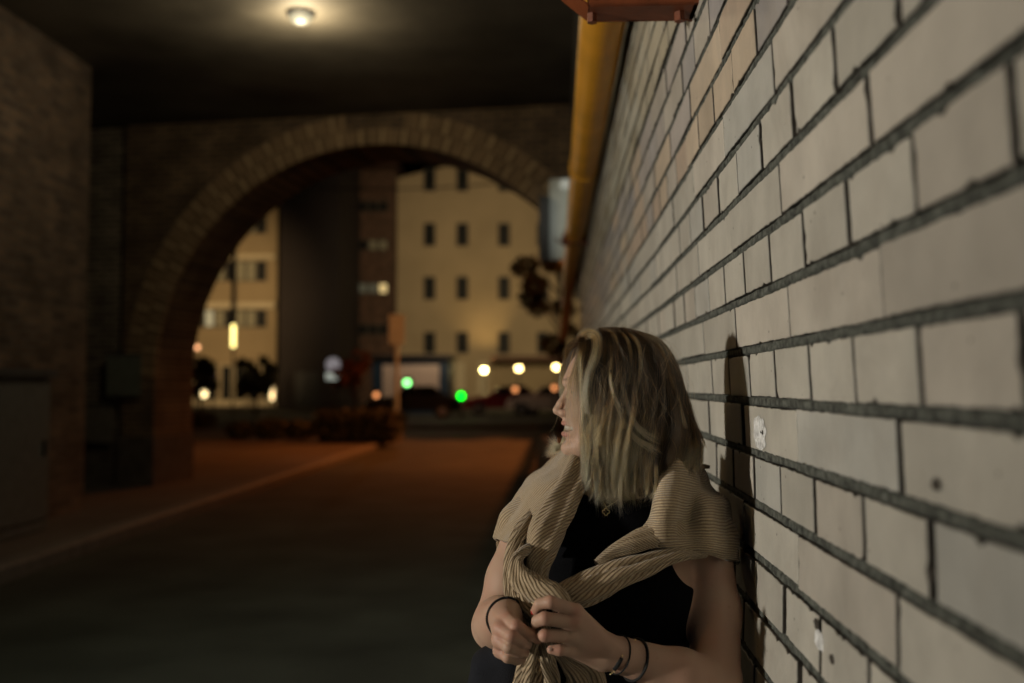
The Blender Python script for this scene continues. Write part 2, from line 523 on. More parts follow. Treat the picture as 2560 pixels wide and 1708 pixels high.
ad = N(nt, 'ShaderNodeMath', _operation='MULTIPLY_ADD'); ad.inputs[1].default_value = 5.0
nt.links.new(n6.outputs['Fac'], ad.inputs[0]); nt.links.new(n5.outputs['Fac'], ad.inputs[2])
bp = N(nt, 'ShaderNodeBump', Strength=.6, Distance=.0014); nt.links.new(ad.outputs[0], bp.inputs['Height'])
nt.links.new(bp.outputs['Normal'], b.inputs['Normal'])
b.inputs['Roughness'].default_value = .55
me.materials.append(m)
ob.parent = wall; ob.location = (-D0, 0, 0)
# mortar: deep backing + ragged flush beds
M['mortar'] = plain('mortar', (.105,.11,.095), .95, var=.75, scale=75, bump=1.0, bscale=260)
M['mortar_dark'] = plain('joint_dirt', (.03,.026,.022), .95, var=.5, scale=30)
hs = [-1.47 + k*(CZ)/60 for k in range(61)]
hs[-1] = CZ-1.47
vs = []; fs = []
for k, h in enumerate(hs):
    vs += [wpt(-1.4, h, -.013), wpt(YE, h, -.013), (1.3, YE, 1.47+h), (1.3, -1.4, 1.47+h)]
for k in range(60):
    a = 4*k
    fs += [(a, a+4, a+5, a+1), (a+1, a+5, a+6, a+2), (a+2, a+6, a+7, a+3), (a+3, a+7, a+4, a)]
ob = mesh_obj('joint_backing', vs, fs, M['mortar_dark'], wall, loc=(-D0,0,0))
bd = MB()
for rr in rows:
    h = HB - CH*rr
    if h < -1.46 or h > CZ-1.5: continue
    if rr == -10: continue
    ss = []
    s = -1.4
    while s < YE:
        ss.append(s); s += .007 if .3 < s < 3.2 else .05
    sect = []
    for s in ss:
        e0 = .0086 + .0032*noise.noise(Vector((s*38, rr*3.3, 0))) + .0022*noise.noise(Vector((s*9, rr*3.3, 4)))
        e1 = .0086 + .0032*noise.noise(Vector((s*38, rr*3.3, 9))) + .0022*noise.noise(Vector((s*9, rr*3.3, 14)))
        d = -.0030 + .0024*noise.noise(Vector((s*22, rr*5.1, 2))) + .0022*noise.noise(Vector((s*70, rr*5.1, 2)))
        sect.append([wpt(s, h-e0, -.0125), wpt(s, h-e0*.62, d), wpt(s, h+e1*.1, d+.0008*noise.noise(Vector((s*90, 1, rr)))), wpt(s, h+e1*.62, d), wpt(s, h+e1, -.0125)])
    base = len(bd.v)
    for sct in sect: bd.v += sct
    for i in range(len(ss)-1):
        for j in range(4):
            a = base + i*5 + j
            bd.f.append((a, a+5, a+6, a+1))
o = bd.build('mortar_beds', M['mortar'], wall, True, loc=(-D0,0,0))
# spalled spots with bare plaster
def spall(px, py, r, seed, hole=False):
    # intersect ray with wall face
    d = RCAM @ Vector(((px-1280)/FPX, -(py-854)/FPX, -1.0))
    t = 1.0
    for _ in range(20):
        p = CAMLOC + d*t
        t *= (D0 - off(p.z-1.47)) / p.x
    p = CAMLOC + d*t
    s0, h0 = p.y, p.z-1.47
    vs, fs = [], []
    K = 40; R = 7
    for j in range(R+1):
        for k in range(K):
            a = 2*pi*k/K
            rr = r*(1+.28*noise.noise(Vector((cos(a)*2.2, sin(a)*2.2, seed))))*j/R
            bump = .0012 + .0016*noise.noise(Vector((cos(a)*rr*160, sin(a)*rr*160, seed+3)))
            if j == R: bump = 0.0002
            vs.append(wpt(s0+rr*1.8*cos(a), h0+rr*sin(a)*1.0, bump))
    for j in range(R):
        for k in range(K):
            k2 = (k+1) % K
            fs.append((j*K+k, j*K+k2, (j+1)*K+k2, (j+1)*K+k))
    mat = plain('bare_plaster' if not hole else 'broken_hole', (.88,.86,.84) if not hole else (.06,.05,.04), .9, var=.45, scale=90, bump=1, bscale=120)
    mesh_obj('bare_patch' if not hole else 'broken_hole', vs, fs, mat, wall, loc=(-D0,0,0))
    return s0, h0
spall(1899, 1083, .029, 1.0); spall(1906, 1078, .0075, 5.0, True)
spall(2341, 1212, .006, 3.0, True)
spall(2042, 1560, .0075, 8.0, True); spall(2048, 1600, .013, 9.0); spall(2080, 1648, .006, 11.0, True)

# ------------------------------------------------------------------ gas pipe + brackets
r = empty('gas_pipe', (.176, 0, 1.47+1.35))
pr = .086
mb = MB()
ys = [.9 + .5*k for k in range(58)]
mb.tube([(0, y, 0) for y in ys], pr, 40); mb.build('tube', M['pipe'], r, True)
for yy in (6.1,):
    mb = MB(); mb.tube([(0, yy, 0), (0, yy+.12, 0)], pr+.006, 40); mb.build('coupling', M['pipe'], r, True)
tag(r, 'thick yellow gas pipe running along the upper part of the pale brick wall', 'pipe')
# near bracket: folded steel channel under the pipe
def bracket(y, nm, lab, x0, x1, low):
    r = empty(nm, (x1, y, 1.47+low))
    w = x1 - x0
    mb = MB()
    mb.box(-w, 0.02, -.045, .045, 0, .008, .002)            # bottom web
    mb.box(-w, 0.02, -.053, -.046, 0, .075, .002)           # flanges
    mb.box(-w, 0.02, .046, .053, 0, .075, .002)
    # slanted nose at free end
    mb.add([(-w-.001,-.045,0),(-w-.001,.045,0),(-w-.06,.045,.05),(-w-.06,-.045,.05),(-w-.001,-.045,.006),(-w-.001,.045,.006),(-w-.06,.045,.058),(-w-.06,-.045,.058)],
           [(0,1,2,3),(7,6,5,4),(0,3,7,4),(1,5,6,2),(2,6,7,3)])
    mb.build('arm', M['bracket'], r)
    mb = MB(); mb.box(-.006, .03, -.06, .06, .0, .16, .003); mb.build('wall_plate', M['bracket'], r)
    mb = MB()
    cx, cz = .176 - x1, 1.35 - low
    mb.tube([(cx + .095*cos(a), 0, cz + .095*sin(a)) for a in [pi*k/20 for k in range(21)]], .007, 8)
    mb.tube([(cx-.095,0,cz),(cx-.095,0,.0)], .007, 8); mb.tube([(cx+.095,0,cz),(cx+.095,0,.0)], .007, 8)
    mb.build('pipe_clamp', M['bracket'], r)
    for sx in (-.095, .095):
        mb = MB(); mb.tube([(cx+sx,0,-.02),(cx+sx,0,.0)], .012, 6); mb.build('bolt', M['bracket'], r)
    tag(r, lab, 'pipe bracket', 'brackets that carry the yellow gas pipe')
    return r
bracket(2.16, 'pipe_bracket', 'rust red steel bracket carrying the yellow pipe at the top edge of the photo', .072, .30, .815)
bracket(8.9, 'pipe_bracket', 'small orange bracket clamping the far stretch of the yellow pipe beside the white board', .05, .46, 1.262)

# white board on the arch wall next to pipe
r = empty('white_board', P(1425, 650, 12.15), ang)
w_, h_ = .25, 1.0
mb = MB(); mb.box(-w_, w_, -.05, .06, 0, h_, .01); mb.build('panel', M['white_panel'], r)
mb = MB(); mb.box(-w_-.012, w_+.012, -.058, -.051, h_, h_+.012)
mb.build('frame', M['frame'], r)
mb = MB(); mb.box(-.10, .12, -.12, -.06, h_-.13, h_-.03, .01); mb.build('lamp', emis('board_lamp', (.9,.9,.75), .35), r)
tag(r, 'pale grey upright board on the arch wall, half hidden behind the yellow pipe', 'board')
light('SPOT', 'board_light', tuple(P(1400, 470, 10.9)), 9, (1.0,1.0,.88), aim=tuple(P(1425,560,12.15)), spot_size=radians(60), spot_blend=1.0, shadow_soft_size=.05)
r = empty('meter_box', P(1362, 655, 12.1), ang)
mb = MB(); mb.box(-.055, .055, -.12, .12, 0, .76, .01); mb.build('housing', M['dark_metal'], r)
mb = MB(); mb.box(-.06, .06, -.13, .12, .76, .79, .004); mb.build('lid', M['dark_metal'], r)
tag(r, 'narrow dark metal box mounted beside the pale upright board', 'meter box')
# stone bollard past the arch on the right
r = empty('stone_bollard', P(1360, 1195, 16.6)); r.location.z = 0
mb = MB(); mb.lathe([(.13,0),(.125,.3),(.11,.5),(.08,.58),(.03,.61)], 20); mb.build('shaft', plain('bollard_stone', (.40,.33,.26), .7), r, True)
mb = MB(); mb.lathe([(.17,0),(.17,.05),(.14,.08)], 20); mb.build('foot', M['kerb'], r, True)
tag(r, 'short pale stone bollard lit orange in the road behind the woman', 'bollard')
# ================================================================== FAR SQUARE
def facade_mat(name, c, var=.12):
    return plain(name, c, .85, var=var, scale=.35, bump=.2, bscale=8)
M['yellow_plaster'] = facade_mat('yellow_plaster', (.46,.38,.25))
M['brown_brick_far'] = brick_mat('far_brown_brick', (.16,.085,.055), (.11,.06,.04), (.10,.08,.06), bw=.3, bh=.1)
M['dark_plaster'] = facade_mat('dark_plaster', (.032,.026,.026))
M['tan_plaster'] = facade_mat('tan_plaster', (.36,.29,.18))
M['pale_trim'] = plain('pale_trim', (.62,.56,.40), .7)
M['blind'] = plain('window_blind', (.32,.32,.24), .7)
M['roof'] = plain('roof_tiles', (.10,.05,.035), .8)
def ext(px0, px1, py0, py1, Y):
    a = P(px0, py1, Y); b = P(px1, py0, Y)
    return a.x, b.x, a.z, b.z
def building(label, px0, px1, pytop, Y, mat, depth=10, gable=None, nm='building'):
    x0, x1, _, z1 = ext(px0, px1, pytop, 1000, Y)
    r = empty(nm, ((x0+x1)/2, Y, 0)); cx = (x0+x1)/2
    mb = MB()
    if gable:
        gz = P(px1, gable, Y).z
        w = x1-x0
        pts = [(x0-cx, 0), (x1-cx, 0), (x1-cx, z1), (x0-cx+w*.72, gz), (x0-cx+w*.42, gz), (x0-cx, z1)]
        m_ = len(pts)
        mb.add([(x,0,z) for x,z in pts]+[(x,depth,z) for x,z in pts],
               [tuple(range(m_)), tuple(range(m_,2*m_))[::-1]] + [(k, k+m_, (k+1)%m_+m_, (k+1)%m_) for k in range(m_)])
    else:
        mb.box(x0-cx, x1-cx, 0, depth, 0, z1)
    mb.build('wall', mat, r)
    tag(r, label, 'building')
    return r
def window(r, px0, px1, py0, py1, Y, pane, frame_mat=None, mull=1):
    x0, x1, z0, z1 = ext(px0, px1, py0, py1, Y)
    ox, oy = r.location.x, r.location.y
    x0 -= ox; x1 -= ox
    t = .07
    mb = MB()
    mb.box(x0-t, x1+t, -.05, -.002, z1, z1+t); mb.box(x0-t, x1+t, -.12, -.002, z0-t, z0)
    mb.box(x0-t, x0, -.05, -.002, z0, z1); mb.box(x1, x1+t, -.05, -.002, z0, z1)
    for k in range(mull):
        xm = x0 + (x1-x0)*(k+1)/(mull+1)
        mb.box(xm-.03, xm+.03, -.05, -.021, z0, z1)
    f = mb.build('window', frame_mat or M['frame'], r)
    mb = MB(); mb.box(x0, x1, -.02, -.004, z0, z1); mb.build('pane', pane, f)
# yellow building
YD = 66.0
D = building('broad yellow plastered building with rows of small dark windows, seen through the arch', 990, 1560, 440, YD, M['yellow_plaster'], 12, gable=385)
for ri, py in enumerate((450, 587, 721, 857)):
    for px in (1074, 1156, 1260, 1357, 1450):
        hh = 24 if ri < 3 else 22
        window(D, px-12, px+12, py-hh-2, py+hh+2, YD, M['glass'])
mb = MB(); x0, x1, z0, z1 = ext(1232, 1420, 893, 905, YD)
mb.box(x0-D.location.x, x1-D.location.x+4, -2.0, -.002, z0, z1); mb.build('canopy', M['roof'], D)
mb = MB(); x0,x1,z0,z1 = ext(1232, 1420, 915, 1000, YD)
mb.box(x0-D.location.x, x1-D.location.x+4, -.4, -.002, 0, z1); mb.build('shopfront', M['tan_plaster'], D)
for px in (1140, 1196):
    x0,x1,z0,z1 = ext(px-1, px+22, 905, 1010, YD)
    mb = MB(); mb.box(x0-D.location.x, x1-D.location.x, -.12, -.002, .15, z1); d = mb.build('doorway', M['pale_trim'], D)
# brown brick house
YC = 66.5
C_ = building('brown brick apartment house with grouped windows left of the yellow building', 850, 990, 425, YC, M['brown_brick_far'], 10)
lit = emis('lit_window', (1.0,.72,.30), .75); dim = emis('dim_window', (.55,.50,.30), .10)
for py, panes in ((517,'ddd'),(613,'dbb'),(721,'mml'),(824,'ddd')):
    for k, q in enumerate(panes):
        px = 908 + 25*k
        window(C_, px-9, px+9, py-11, py+11, YC, {'d':M['glass'],'b':M['blind'],'m':dim,'l':lit}[q], mull=0)
mb = MB(); x0,x1,z0,z1 = ext(846, 992, 415, 428, YC); mb.box(x0-C_.location.x, x1-C_.location.x, -.5, 10, z1, z1+.4); mb.build('roof', M['roof'], C_)
# dark block
B_ = building('tall unlit dark building between the tan offices and the brown house', 696, 850, 300, 60.0, M['dark_plaster'], 12)
x0,x1,z0,z1 = ext(740, 800, 930, 1010, 60.0)
mb = MB(); mb.box(x0-B_.location.x, x1-B_.location.x, -.06, -.002, 0, z1); mb.build('door', M['dark_metal'], B_)
# tan office building on the left
YA = 62.0
office = emis('office_window', (1.0,.82,.45), .38)
A_ = building('tan office building with lit ledges and bands of windows behind the lamps at left', 380, 695, 440, YA, M['tan_plaster'], 12)
for (y0, y1, xs) in ((535, 582, range(420, 680, 26)), (655, 701, range(420, 680, 26)), (777, 816, range(420, 680, 26))):
    for i, px in enumerate(xs):
        dk = (px // 26) % 3 == 1
        lt_ = (px // 26 + y0) % 5 == 2
        window(A_, px-10, px+10, y0, y1, YA, M['glass'] if dk else (office if lt_ else M['blind']), mull=0)
for (y0, y1) in ((516, 526), (638, 650), (757, 772)):
    x0,x1,z0,z1 = ext(400, 690, y0, y1, YA)
    mb = MB(); mb.box(x0-A_.location.x, x1-A_.location.x, -.28, -.002, z0, z1); mb.build('ledge', M['pale_trim'], A_)
for px in range(430, 690, 34):
    window(A_, px-12, px+12, 915, 1000, YA, M['glass'], M['pale_trim'], mull=0)
x0,x1,z0,z1 = ext(400, 692, 1003, 1015, YA)
mb = MB(); mb.box(x0-A_.location.x, x1-A_.location.x, -.3, -.002, z0, z1); mb.build('sill_band', M['pale_trim'], A_)
x0,x1,z0,z1 = ext(600, 660, 745, 775, YA)

# shed / container with blue ends
YS = 50.0
x0,x1,z0,z1 = ext(930, 1122, 896, 1035, YS)
r = empty('garage', ((x0+x1)/2, YS, 0)); cx = r.location.x
hz = z1
mb = MB(); mb.box(x0-cx, x1-cx, 0.06, 2.6, 0, hz); mb.build('wall', plain('blue_paint', (.015,.05,.10), .5), r)
a,b_,_,zt = ext(956, 1098, 912, 1020, YS)
mb = MB(); mb.box(a-cx, b_-cx, 0, .055, .35, zt); mb.build('shutter', plain('white_shutter', (.62,.56,.50), .6), r)
mb = MB(); mb.box(x0-cx-.15, x1-cx+.15, -.3, 2.8, hz, hz+.18); mb.build('roof', M['dark_metal'], r)
tag(r, 'low garage with a wide white shutter and dark blue ends behind the sign post', 'garage')

# parked cars
def car(px, pyb, Y, label, paint, heading=0.0, scale=1.0):
    g = P(px, pyb, Y)
    r = empty('parked_car', (g.x, Y, .0), heading)
    L, W = 4.2*scale, 1.75
    prof = [(-L/2,.35),(-L/2+.05,.75),(-L/2+.75,.9),(-L*.2,.98),(-L*.07,1.42),(L*.22,1.46),(L*.36,1.02),(L/2-.08,.92),(L/2,.7),(L/2,.35)]
    def shell(pr, w0, w1):
        m_ = len(pr); V = []; 
        for (yy, ins) in ((-W/2*w0, 0), (-W/2*w1, .04), (W/2*w1, .04), (W/2*w0, 0)):
            V += [(x*(1-ins*.3), yy, z - (ins if z > 1 else 0)) for x, z in pr]
        Fc = []
        for s_ in range(3):
            for k in range(m_-1):
                Fc.append((s_*m_+k, s_*m_+k+1, (s_+1)*m_+k+1, (s_+1)*m_+k))
        Fc.append(tuple(range(m_))[::-1]); Fc.append(tuple(range(3*m_, 4*m_)))
        return V, Fc
    V, Fc = shell(prof, 1.0, .86)
    o = mesh_obj('body', V, Fc, paint, r, False)
    bv_ = o.modifiers.new('bevel', 'BEVEL'); bv_.width = .05; bv_.segments = 2
    for sd in (-1, 1):
        mb = MB(); y = sd*(W/2+.004)
        mb.add([(-L*.16,y,1.0),(-L*.06,y,1.36),(L*.04,y,1.38),(L*.04,y,1.0)],[(0,1,2,3)]); mb.add([(L*.06,y,1.0),(L*.06,y,1.38),(L*.2,y,1.39),(L*.31,y,1.02)],[(0,1,2,3)])
        mb.build('side_window', M['glass'], r)
    for sx in (-.31, .31):
        for sd in (-1, 1):
            mb = MB(); mb.tube([(L*sx, sd*(W/2-.2), .32), (L*sx, sd*(W/2+.01), .32)], .32, 20); wh = mb.build('wheel', M['dark_metal'], r)
            mb = MB(); mb.tube([(L*sx, sd*(W/2+.011), .32), (L*sx, sd*(W/2+.02), .32)], .19, 14); mb.build('rim', plain('rim_metal', (.4,.4,.4), .3, 1.0), wh)
    for sd in (-1, 1):
        mb = MB(); mb.box(-L/2-.01, -L/2+.05, sd*W*.36-.14, sd*W*.36+.14, .6, .74, .01); mb.build('headlight', M['white_panel'], r)
        mb = MB(); mb.box(L/2-.04, L/2+.012, sd*W*.36-.14, sd*W*.36+.14, .66, .82, .01); mb.build('tail_light', plain('red_lens', (.35,.02,.02), .2), r)
    tag(r, label, 'car', 'cars parked across the square')
    return r
car(1030, 1040, 44, 'dark car parked in front of the low white garage', plain('black_paint', (.012,.013,.016), .25), 0.15)
car(1262, 1032, 49, 'dark red car parked in front of the yellow building', plain('red_paint', (.16,.012,.016), .25), 0.1)
car(1372, 1032, 49, 'light grey car parked nearest the right, just behind the face', plain('silver_paint', (.55,.47,.43), .3), 0.0)

# lamps -------------------------------------------------------------
def globe_lamp(px, py, Y, rad, col, st, label, group=None, pole_to=0.0, cat='lamp', nm='street_lamp'):
    p = P(px, py, Y)
    r = empty(nm, (p.x, Y, pole_to))
    h = p.z - pole_to
    mb = MB(); mb.tube([(0,0,0),(0,0,h-rad*.8)], [.06,.035], 10); mb.build('pole', M['dark_metal'], r)
    mb = MB(); mb.sphere((0,0,h), rad); mb.build('globe', emis('globe_light', col, st), r, True)
    mb = MB(); mb.lathe([(rad*.7,h+rad*.62),(rad*.75,h+rad*.75),(rad*.2,h+rad*1.1)], 14); mb.build('cap', M['dark_metal'], r)
    tag(r, label, cat, group)
    return r
g = 'round yellow lamps in front of the yellow building'
globe_lamp(1210, 925, 60, .17, (1.0,.80,.30), 22, 'yellow globe lamp, leftmost of the three by the yellow building', g)
globe_lamp(1297, 921, 60, .17, (1.0,.72,.26), 16, 'yellow globe lamp, middle of the three by the yellow building', g)
globe_lamp(1391, 918, 60, .17, (1.0,.74,.26), 17, 'yellow globe lamp right beside the forehead', g)
light('SPOT', 'facade_uplight', tuple(P(1210, 925, 63.6)), 330, (1.0,.62,.22), aim=tuple(P(1215, 700, 66)), spot_size=radians(85), spot_blend=1, shadow_soft_size=.2)
def signal(px, py, Y, col, st, label, rad=.13, nm='signal_lamp', cat='signal light', group=None):
    p = P(px, py, Y)
    r = empty(nm, (p.x, Y, 0))
    mb = MB(); mb.tube([(0,.05,0),(0,.05,p.z+.2)], .04, 8); mb.build('pole', M['dark_metal'], r)
    mb = MB(); mb.box(-.2,.2,-.02,.2,p.z-.22,p.z+.22,.02); mb.build('housing', M['dark_metal'], r)
    mb = MB(); mb.tube([(0,-.06,p.z),(0,-.03,p.z)], rad, 18); mb.build('lens', emis('signal_lens', col, st), r)
    tag(r, label, cat, group)
gs = 'green signal lights on the square'
signal(1018, 957, 42, (.25,1.0,.25), 5.5, 'pale green signal light in front of the white garage shutter', group=gs)
signal(1153, 990, 42, (.0,1.0,.02), 7, 'vivid green signal light low beside the lit doorway', group=gs)
ga = 'small amber lamps low over the parked cars'
for px, py, lab in ((1288, 974, 'small amber lamp above the roof of the red car'), (1386, 970, 'small amber lamp just left of the nose above the grey car'), (941, 988, 'small reddish lamp just left of the pink sign post')):
    signal(px, py, 47, (1.0,.36,.12), 1.7, lab, .12, 'marker_lamp', 'lamp', ga)
ge = 'orange lamps at the left edge of the archway'
globe_lamp(468, 826, 52, .15, (1.0,.38,.14), 6, 'upper orange lamp half hidden by the left edge of the arch', ge)
globe_lamp(492, 868, 52, .14, (1.0,.45,.20), 2.8, 'lower dim orange lamp near the left edge of the arch', ge)
def light_column(px, py0, py1, Y, w, col, st, label, nm='light_column', mast=None):
    a = P(px, py1, Y); b = P(px, py0, Y)
    r = empty(nm, (a.x, Y, 0))
    mb = MB(); mb.tube([(0,0,a.z),(0,0,b.z)], w, 12); mb.build('light_tube', emis('tube_light', col, st), r, True)
    mb = MB(); mb.tube([(0,0,0),(0,0,a.z-.01)], .05, 10)
    if mast: mb.tube([(0,0,b.z+.01),(0,0,P(px, mast, Y).z)], [.13,.10], 10)
    mb.build('mast', M['dark_metal'], r)
    tag(r, label, 'lamp')
light_column(583, 812, 868, 48, .09, (1.0,.80,.26), 3.6, 'upright yellow tube lamp on a tall dark mast before the tan offices', mast=470)
light_column(680, 912, 1000, 58, .10, (1.0,.70,.32), 3.2, 'upright warm tube lamp at the right corner of the tan offices')
light_column(533, 915, 945, 50, .12, (.45,.30,.95), .8, 'short violet tube lamp beside the column of yellow globes')
p = P(509, 990, 50); r = empty('lamp_cluster', (p.x, 50, 0))
mb = MB(); mb.tube([(0,.2,0),(0,.2,P(509,905,50).z)], .05, 10); mb.build('pole', M['dark_metal'], r)
for py in (922, 955, 985):
    mb = MB(); mb.sphere((0,0,P(509,py,50).z), .17); mb.build('globe', emis('cluster_globe', (1.0,.76,.36), 4), r, True)
tag(r, 'post with three stacked yellow globes near the left edge of the archway', 'lamp')

# sign post (pink lit) & round sign
def post(px, pyb, Y, top_py, label):
    pass
p = P(990, 1120, 24.5)
r = empty('sign_post', (p.x, 24.5, .12))
zt = P(990, 787, 24.5).z - .12; zb = P(990, 862, 24.5).z - .12
mb = MB(); mb.tube([(0,.04,0),(0,.04,zt-.02)], .055, 12); mb.build('post', plain('post_paint', (.62,.80,.85), .6), r)
mb = MB(); mb.box(-.19, .19, -.02, .02, zb, zt, .01); s_ = mb.build('sign', plain('sign_face', (.68,.85,.88), .6), r)
tag(r, 'tall post with a rectangular pinkish sign standing behind the dark hedge', 'sign post')
YR = 33
r = empty('round_sign', (P(832, 1000, YR).x, YR, .12))
z1 = P(832, 912, YR).z - .12; z2 = P(832, 938, YR).z - .12
mb = MB(); mb.tube([(0,.05,0),(0,.05,z1+.1)], .035, 10); mb.build('post', M['dark_metal'], r)
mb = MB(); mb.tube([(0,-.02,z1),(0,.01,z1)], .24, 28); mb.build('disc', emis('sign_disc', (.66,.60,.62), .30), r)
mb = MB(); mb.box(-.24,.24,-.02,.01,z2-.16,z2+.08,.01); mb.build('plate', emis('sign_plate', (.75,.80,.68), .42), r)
tag(r, 'round white sign over a small white plate, left of the orange sapling', 'road sign')

# vegetation ------------------------------------------------------------------
def leaves(name, mat, parent, centers, n, size, seed=1):
    rg = np.random.default_rng(seed)
    cs = np.array([c[:3] for c in centers]); rs = np.array([c[3] for c in centers])
    idx = rg.choice(len(cs), n, p=(rs**2)/np.sum(rs**2))
    d = rg.normal(size=(n,3)); d /= np.linalg.norm(d, axis=1)[:,None]
    p = cs[idx] + d*(rs[idx]*rg.uniform(.35,1.0,n)**.6)[:,None]*np.array([1,1,.85])
    t = rg.normal(size=(n,3)); t /= np.linalg.norm(t,axis=1)[:,None]
    u = np.cross(t, rg.normal(size=(n,3))); u /= np.linalg.norm(u,axis=1)[:,None]
    s = size*rg.uniform(.6,1.3,n)[:,None]
    v = np.empty((n,4,3)); v[:,0] = p-t*s; v[:,1] = p-u*s*.5; v[:,2] = p+t*s; v[:,3] = p+u*s*.5
    me = bpy.data.meshes.new(name)
    me.from_pydata(v.reshape(-1,3).tolist(), [], np.arange(4*n).reshape(-1,4).tolist())
    me.materials.append(mat); o = bpy.data.objects.new(name, me); COL.objects.link(o); o.parent = parent
    return o
def tree(loc, H, R, label, mat, n=2600, seed=1, size=.16, trunk_h=.4, squash=1.0, group=None):
    r = empty('tree', loc)
    rd = random.Random(seed)
    mb = MB()
    top = H - R*.7
    mb.tube([(0,0,0),(.05,0,H*trunk_h*.6),(0,.05,top)], [R*.09,R*.065,R*.02], 10)
    cents = []
    for k in range(20):
        a = rd.uniform(0, 2*pi); q = rd.uniform(.2,.98)*R; z = top + rd.uniform(-.95,.65)*R*squash
        cents.append((q*cos(a), q*sin(a), z, R*rd.uniform(.16,.34)))
        mb.tube([(0,0,max(H*trunk_h*.6, z-R*.6)),(q*cos(a)*.6,q*sin(a)*.6,z-.15*R),(q*cos(a),q*sin(a),z)], [R*.035,R*.02,R*.008], 6)
    mb.build('trunk', M['bark'], r, True)
    leaves('crown', mat, r, cents, n, size, seed)
    tag(r, label, 'tree', group)
tree((P(1378, 900, 30).x+.3, 30.0, .0), 5.6, 1.35, 'dark leafy tree right of the archway, behind the yellow pipe', M['foliage'], 3000, 3, .11, squash=1.6)
tree((P(500, 930, 46).x, 46.0, .0), 2.6, .85, 'dark tree left of the yellow tube lamp before the tan offices', M['foliage'], 2600, 5, .2)
tree((P(640, 930, 47).x, 47.0, .0), 2.7, .95, 'dark tree before the right end of the tan offices', M['foliage'], 2600, 8, .2)
tree((P(885, 1010, 29).x, 29.0, .12), 2.35, .62, 'small orange lit sapling between the round sign and the sign post', M['foliage_rust'], 900, 9, .09)
# hedge block and low shrubs
x0, x1, _, zt = ext(790, 990, 1028, 1110, 23.2)
r = empty('clipped_hedge', ((x0+x1)/2, 23.4, .12))
w = (x1-x0)/2
mb = MB(); mb.box(-w+.06, w-.06, -.2, .6, 0, zt-.16, .05); mb.build('branches', M['bark'], r)
hl = []
for k in range(26):
    hl.append((-w+.12+(2*w-.24)*(k%13)/12, -.12+.5*(k//13), (zt-.12)*.35, .30)); hl.append((-w+.12+(2*w-.24)*(k%13)/12, -.12+.5*(k//13), (zt-.12)*.74, .28))
leaves('foliage', M['foliage'], r, hl, 9000, .05, 12)
tag(r, 'dark clipped box hedge at the corner of the pavement past the arch', 'hedge')
for i, (px, py, Y, s, lab) in enumerate(((600,1110,24.5,.42,'low dark shrub nearest the left edge of the archway'), (680,1110,24.0,.52,'low rounded shrub in the middle of the planted bed'), (750,1105,24.3,.48,'low ragged shrub touching the left end of the clipped hedge'), (505,1040,30,.5,'small far shrub by the left jamb of the arch'))):
    p = P(px, py, Y)
    r = empty('shrub', (p.x, Y, .12))
    mb = MB()
    for k in range(7):
        a = k*.9; mb.tube([(0,0,0),(s*.35*cos(a),s*.35*sin(a),s*.5),(s*.6*cos(a),s*.6*sin(a),s*.9)],[.02,.012,.005],6)
    mb.build('stems', M['bark'], r)
    leaves('foliage', M['foliage'], r, [(s*.4*cos(a),s*.4*sin(a),s*.55,s*.55) for a in (0,1.2,2.5,3.7,5)]+[(0,0,s*.6,s*.6)], 1500, .06, 20+i)
    tag(r, lab, 'shrub', 'low shrubs past the archway')
# overhead cable
mb = MB()
a = P(640, 462, 40); b = P(1420, 440, 40)
mb.tube([a.lerp(b, k/16) + Vector((0,0,-.35*sin(pi*k/16))) for k in range(17)], .03, 6)
tag(mb.build('overhead_cable', M['dark_metal']), 'thin dark cable strung across the street behind the arch', 'cable')
# ================================================================== WOMAN
f32 = np.float32
def A3(v): return np.array(v, dtype=f32)
def cap(p, a, b, ra, rb):
    a = A3(a); b = A3(b); ab = b - a
    pa = p - a
    t = np.clip((pa @ ab) / max(float(ab @ ab), 1e-12), 0, 1)
    q = pa - t[:, None]*ab
    return np.sqrt(np.einsum('ij,ij->i', q, q)) - (ra + (rb-ra)*t)
def ell(p, c, r, rot=None):
    q = p - A3(c)
    if rot is not None: q = q @ rot
    r = A3(r)
    k0 = np.linalg.norm(q / r, axis=1); k1 = np.linalg.norm(q / (r*r), axis=1)
    return k0*(k0-1)/np.maximum(k1, 1e-6)
def smin(a, b, k):
    h = np.clip(.5 + .5*(b-a)/k, 0, 1)
    return b*(1-h) + a*h - k*h*(1-h)
def smax(a, b, k): return -smin(-a, -b, k)
def chain(pts, rad, k=.003):
    """list of points + radii -> (bbox lo, hi, fn)"""
    P_ = [A3(q) for q in pts]
    lo = np.min([q - r for q, r in zip(P_, rad)], axis=0); hi = np.max([q + r for q, r in zip(P_, rad)], axis=0)
    def fn(p):
        d = cap(p, P_[0], P_[1], rad[0], rad[1])
        for i in range(1, len(P_)-1):
            d = smin(d, cap(p, P_[i], P_[i+1], rad[i], rad[i+1]), k)
        return d
    return lo, hi, fn

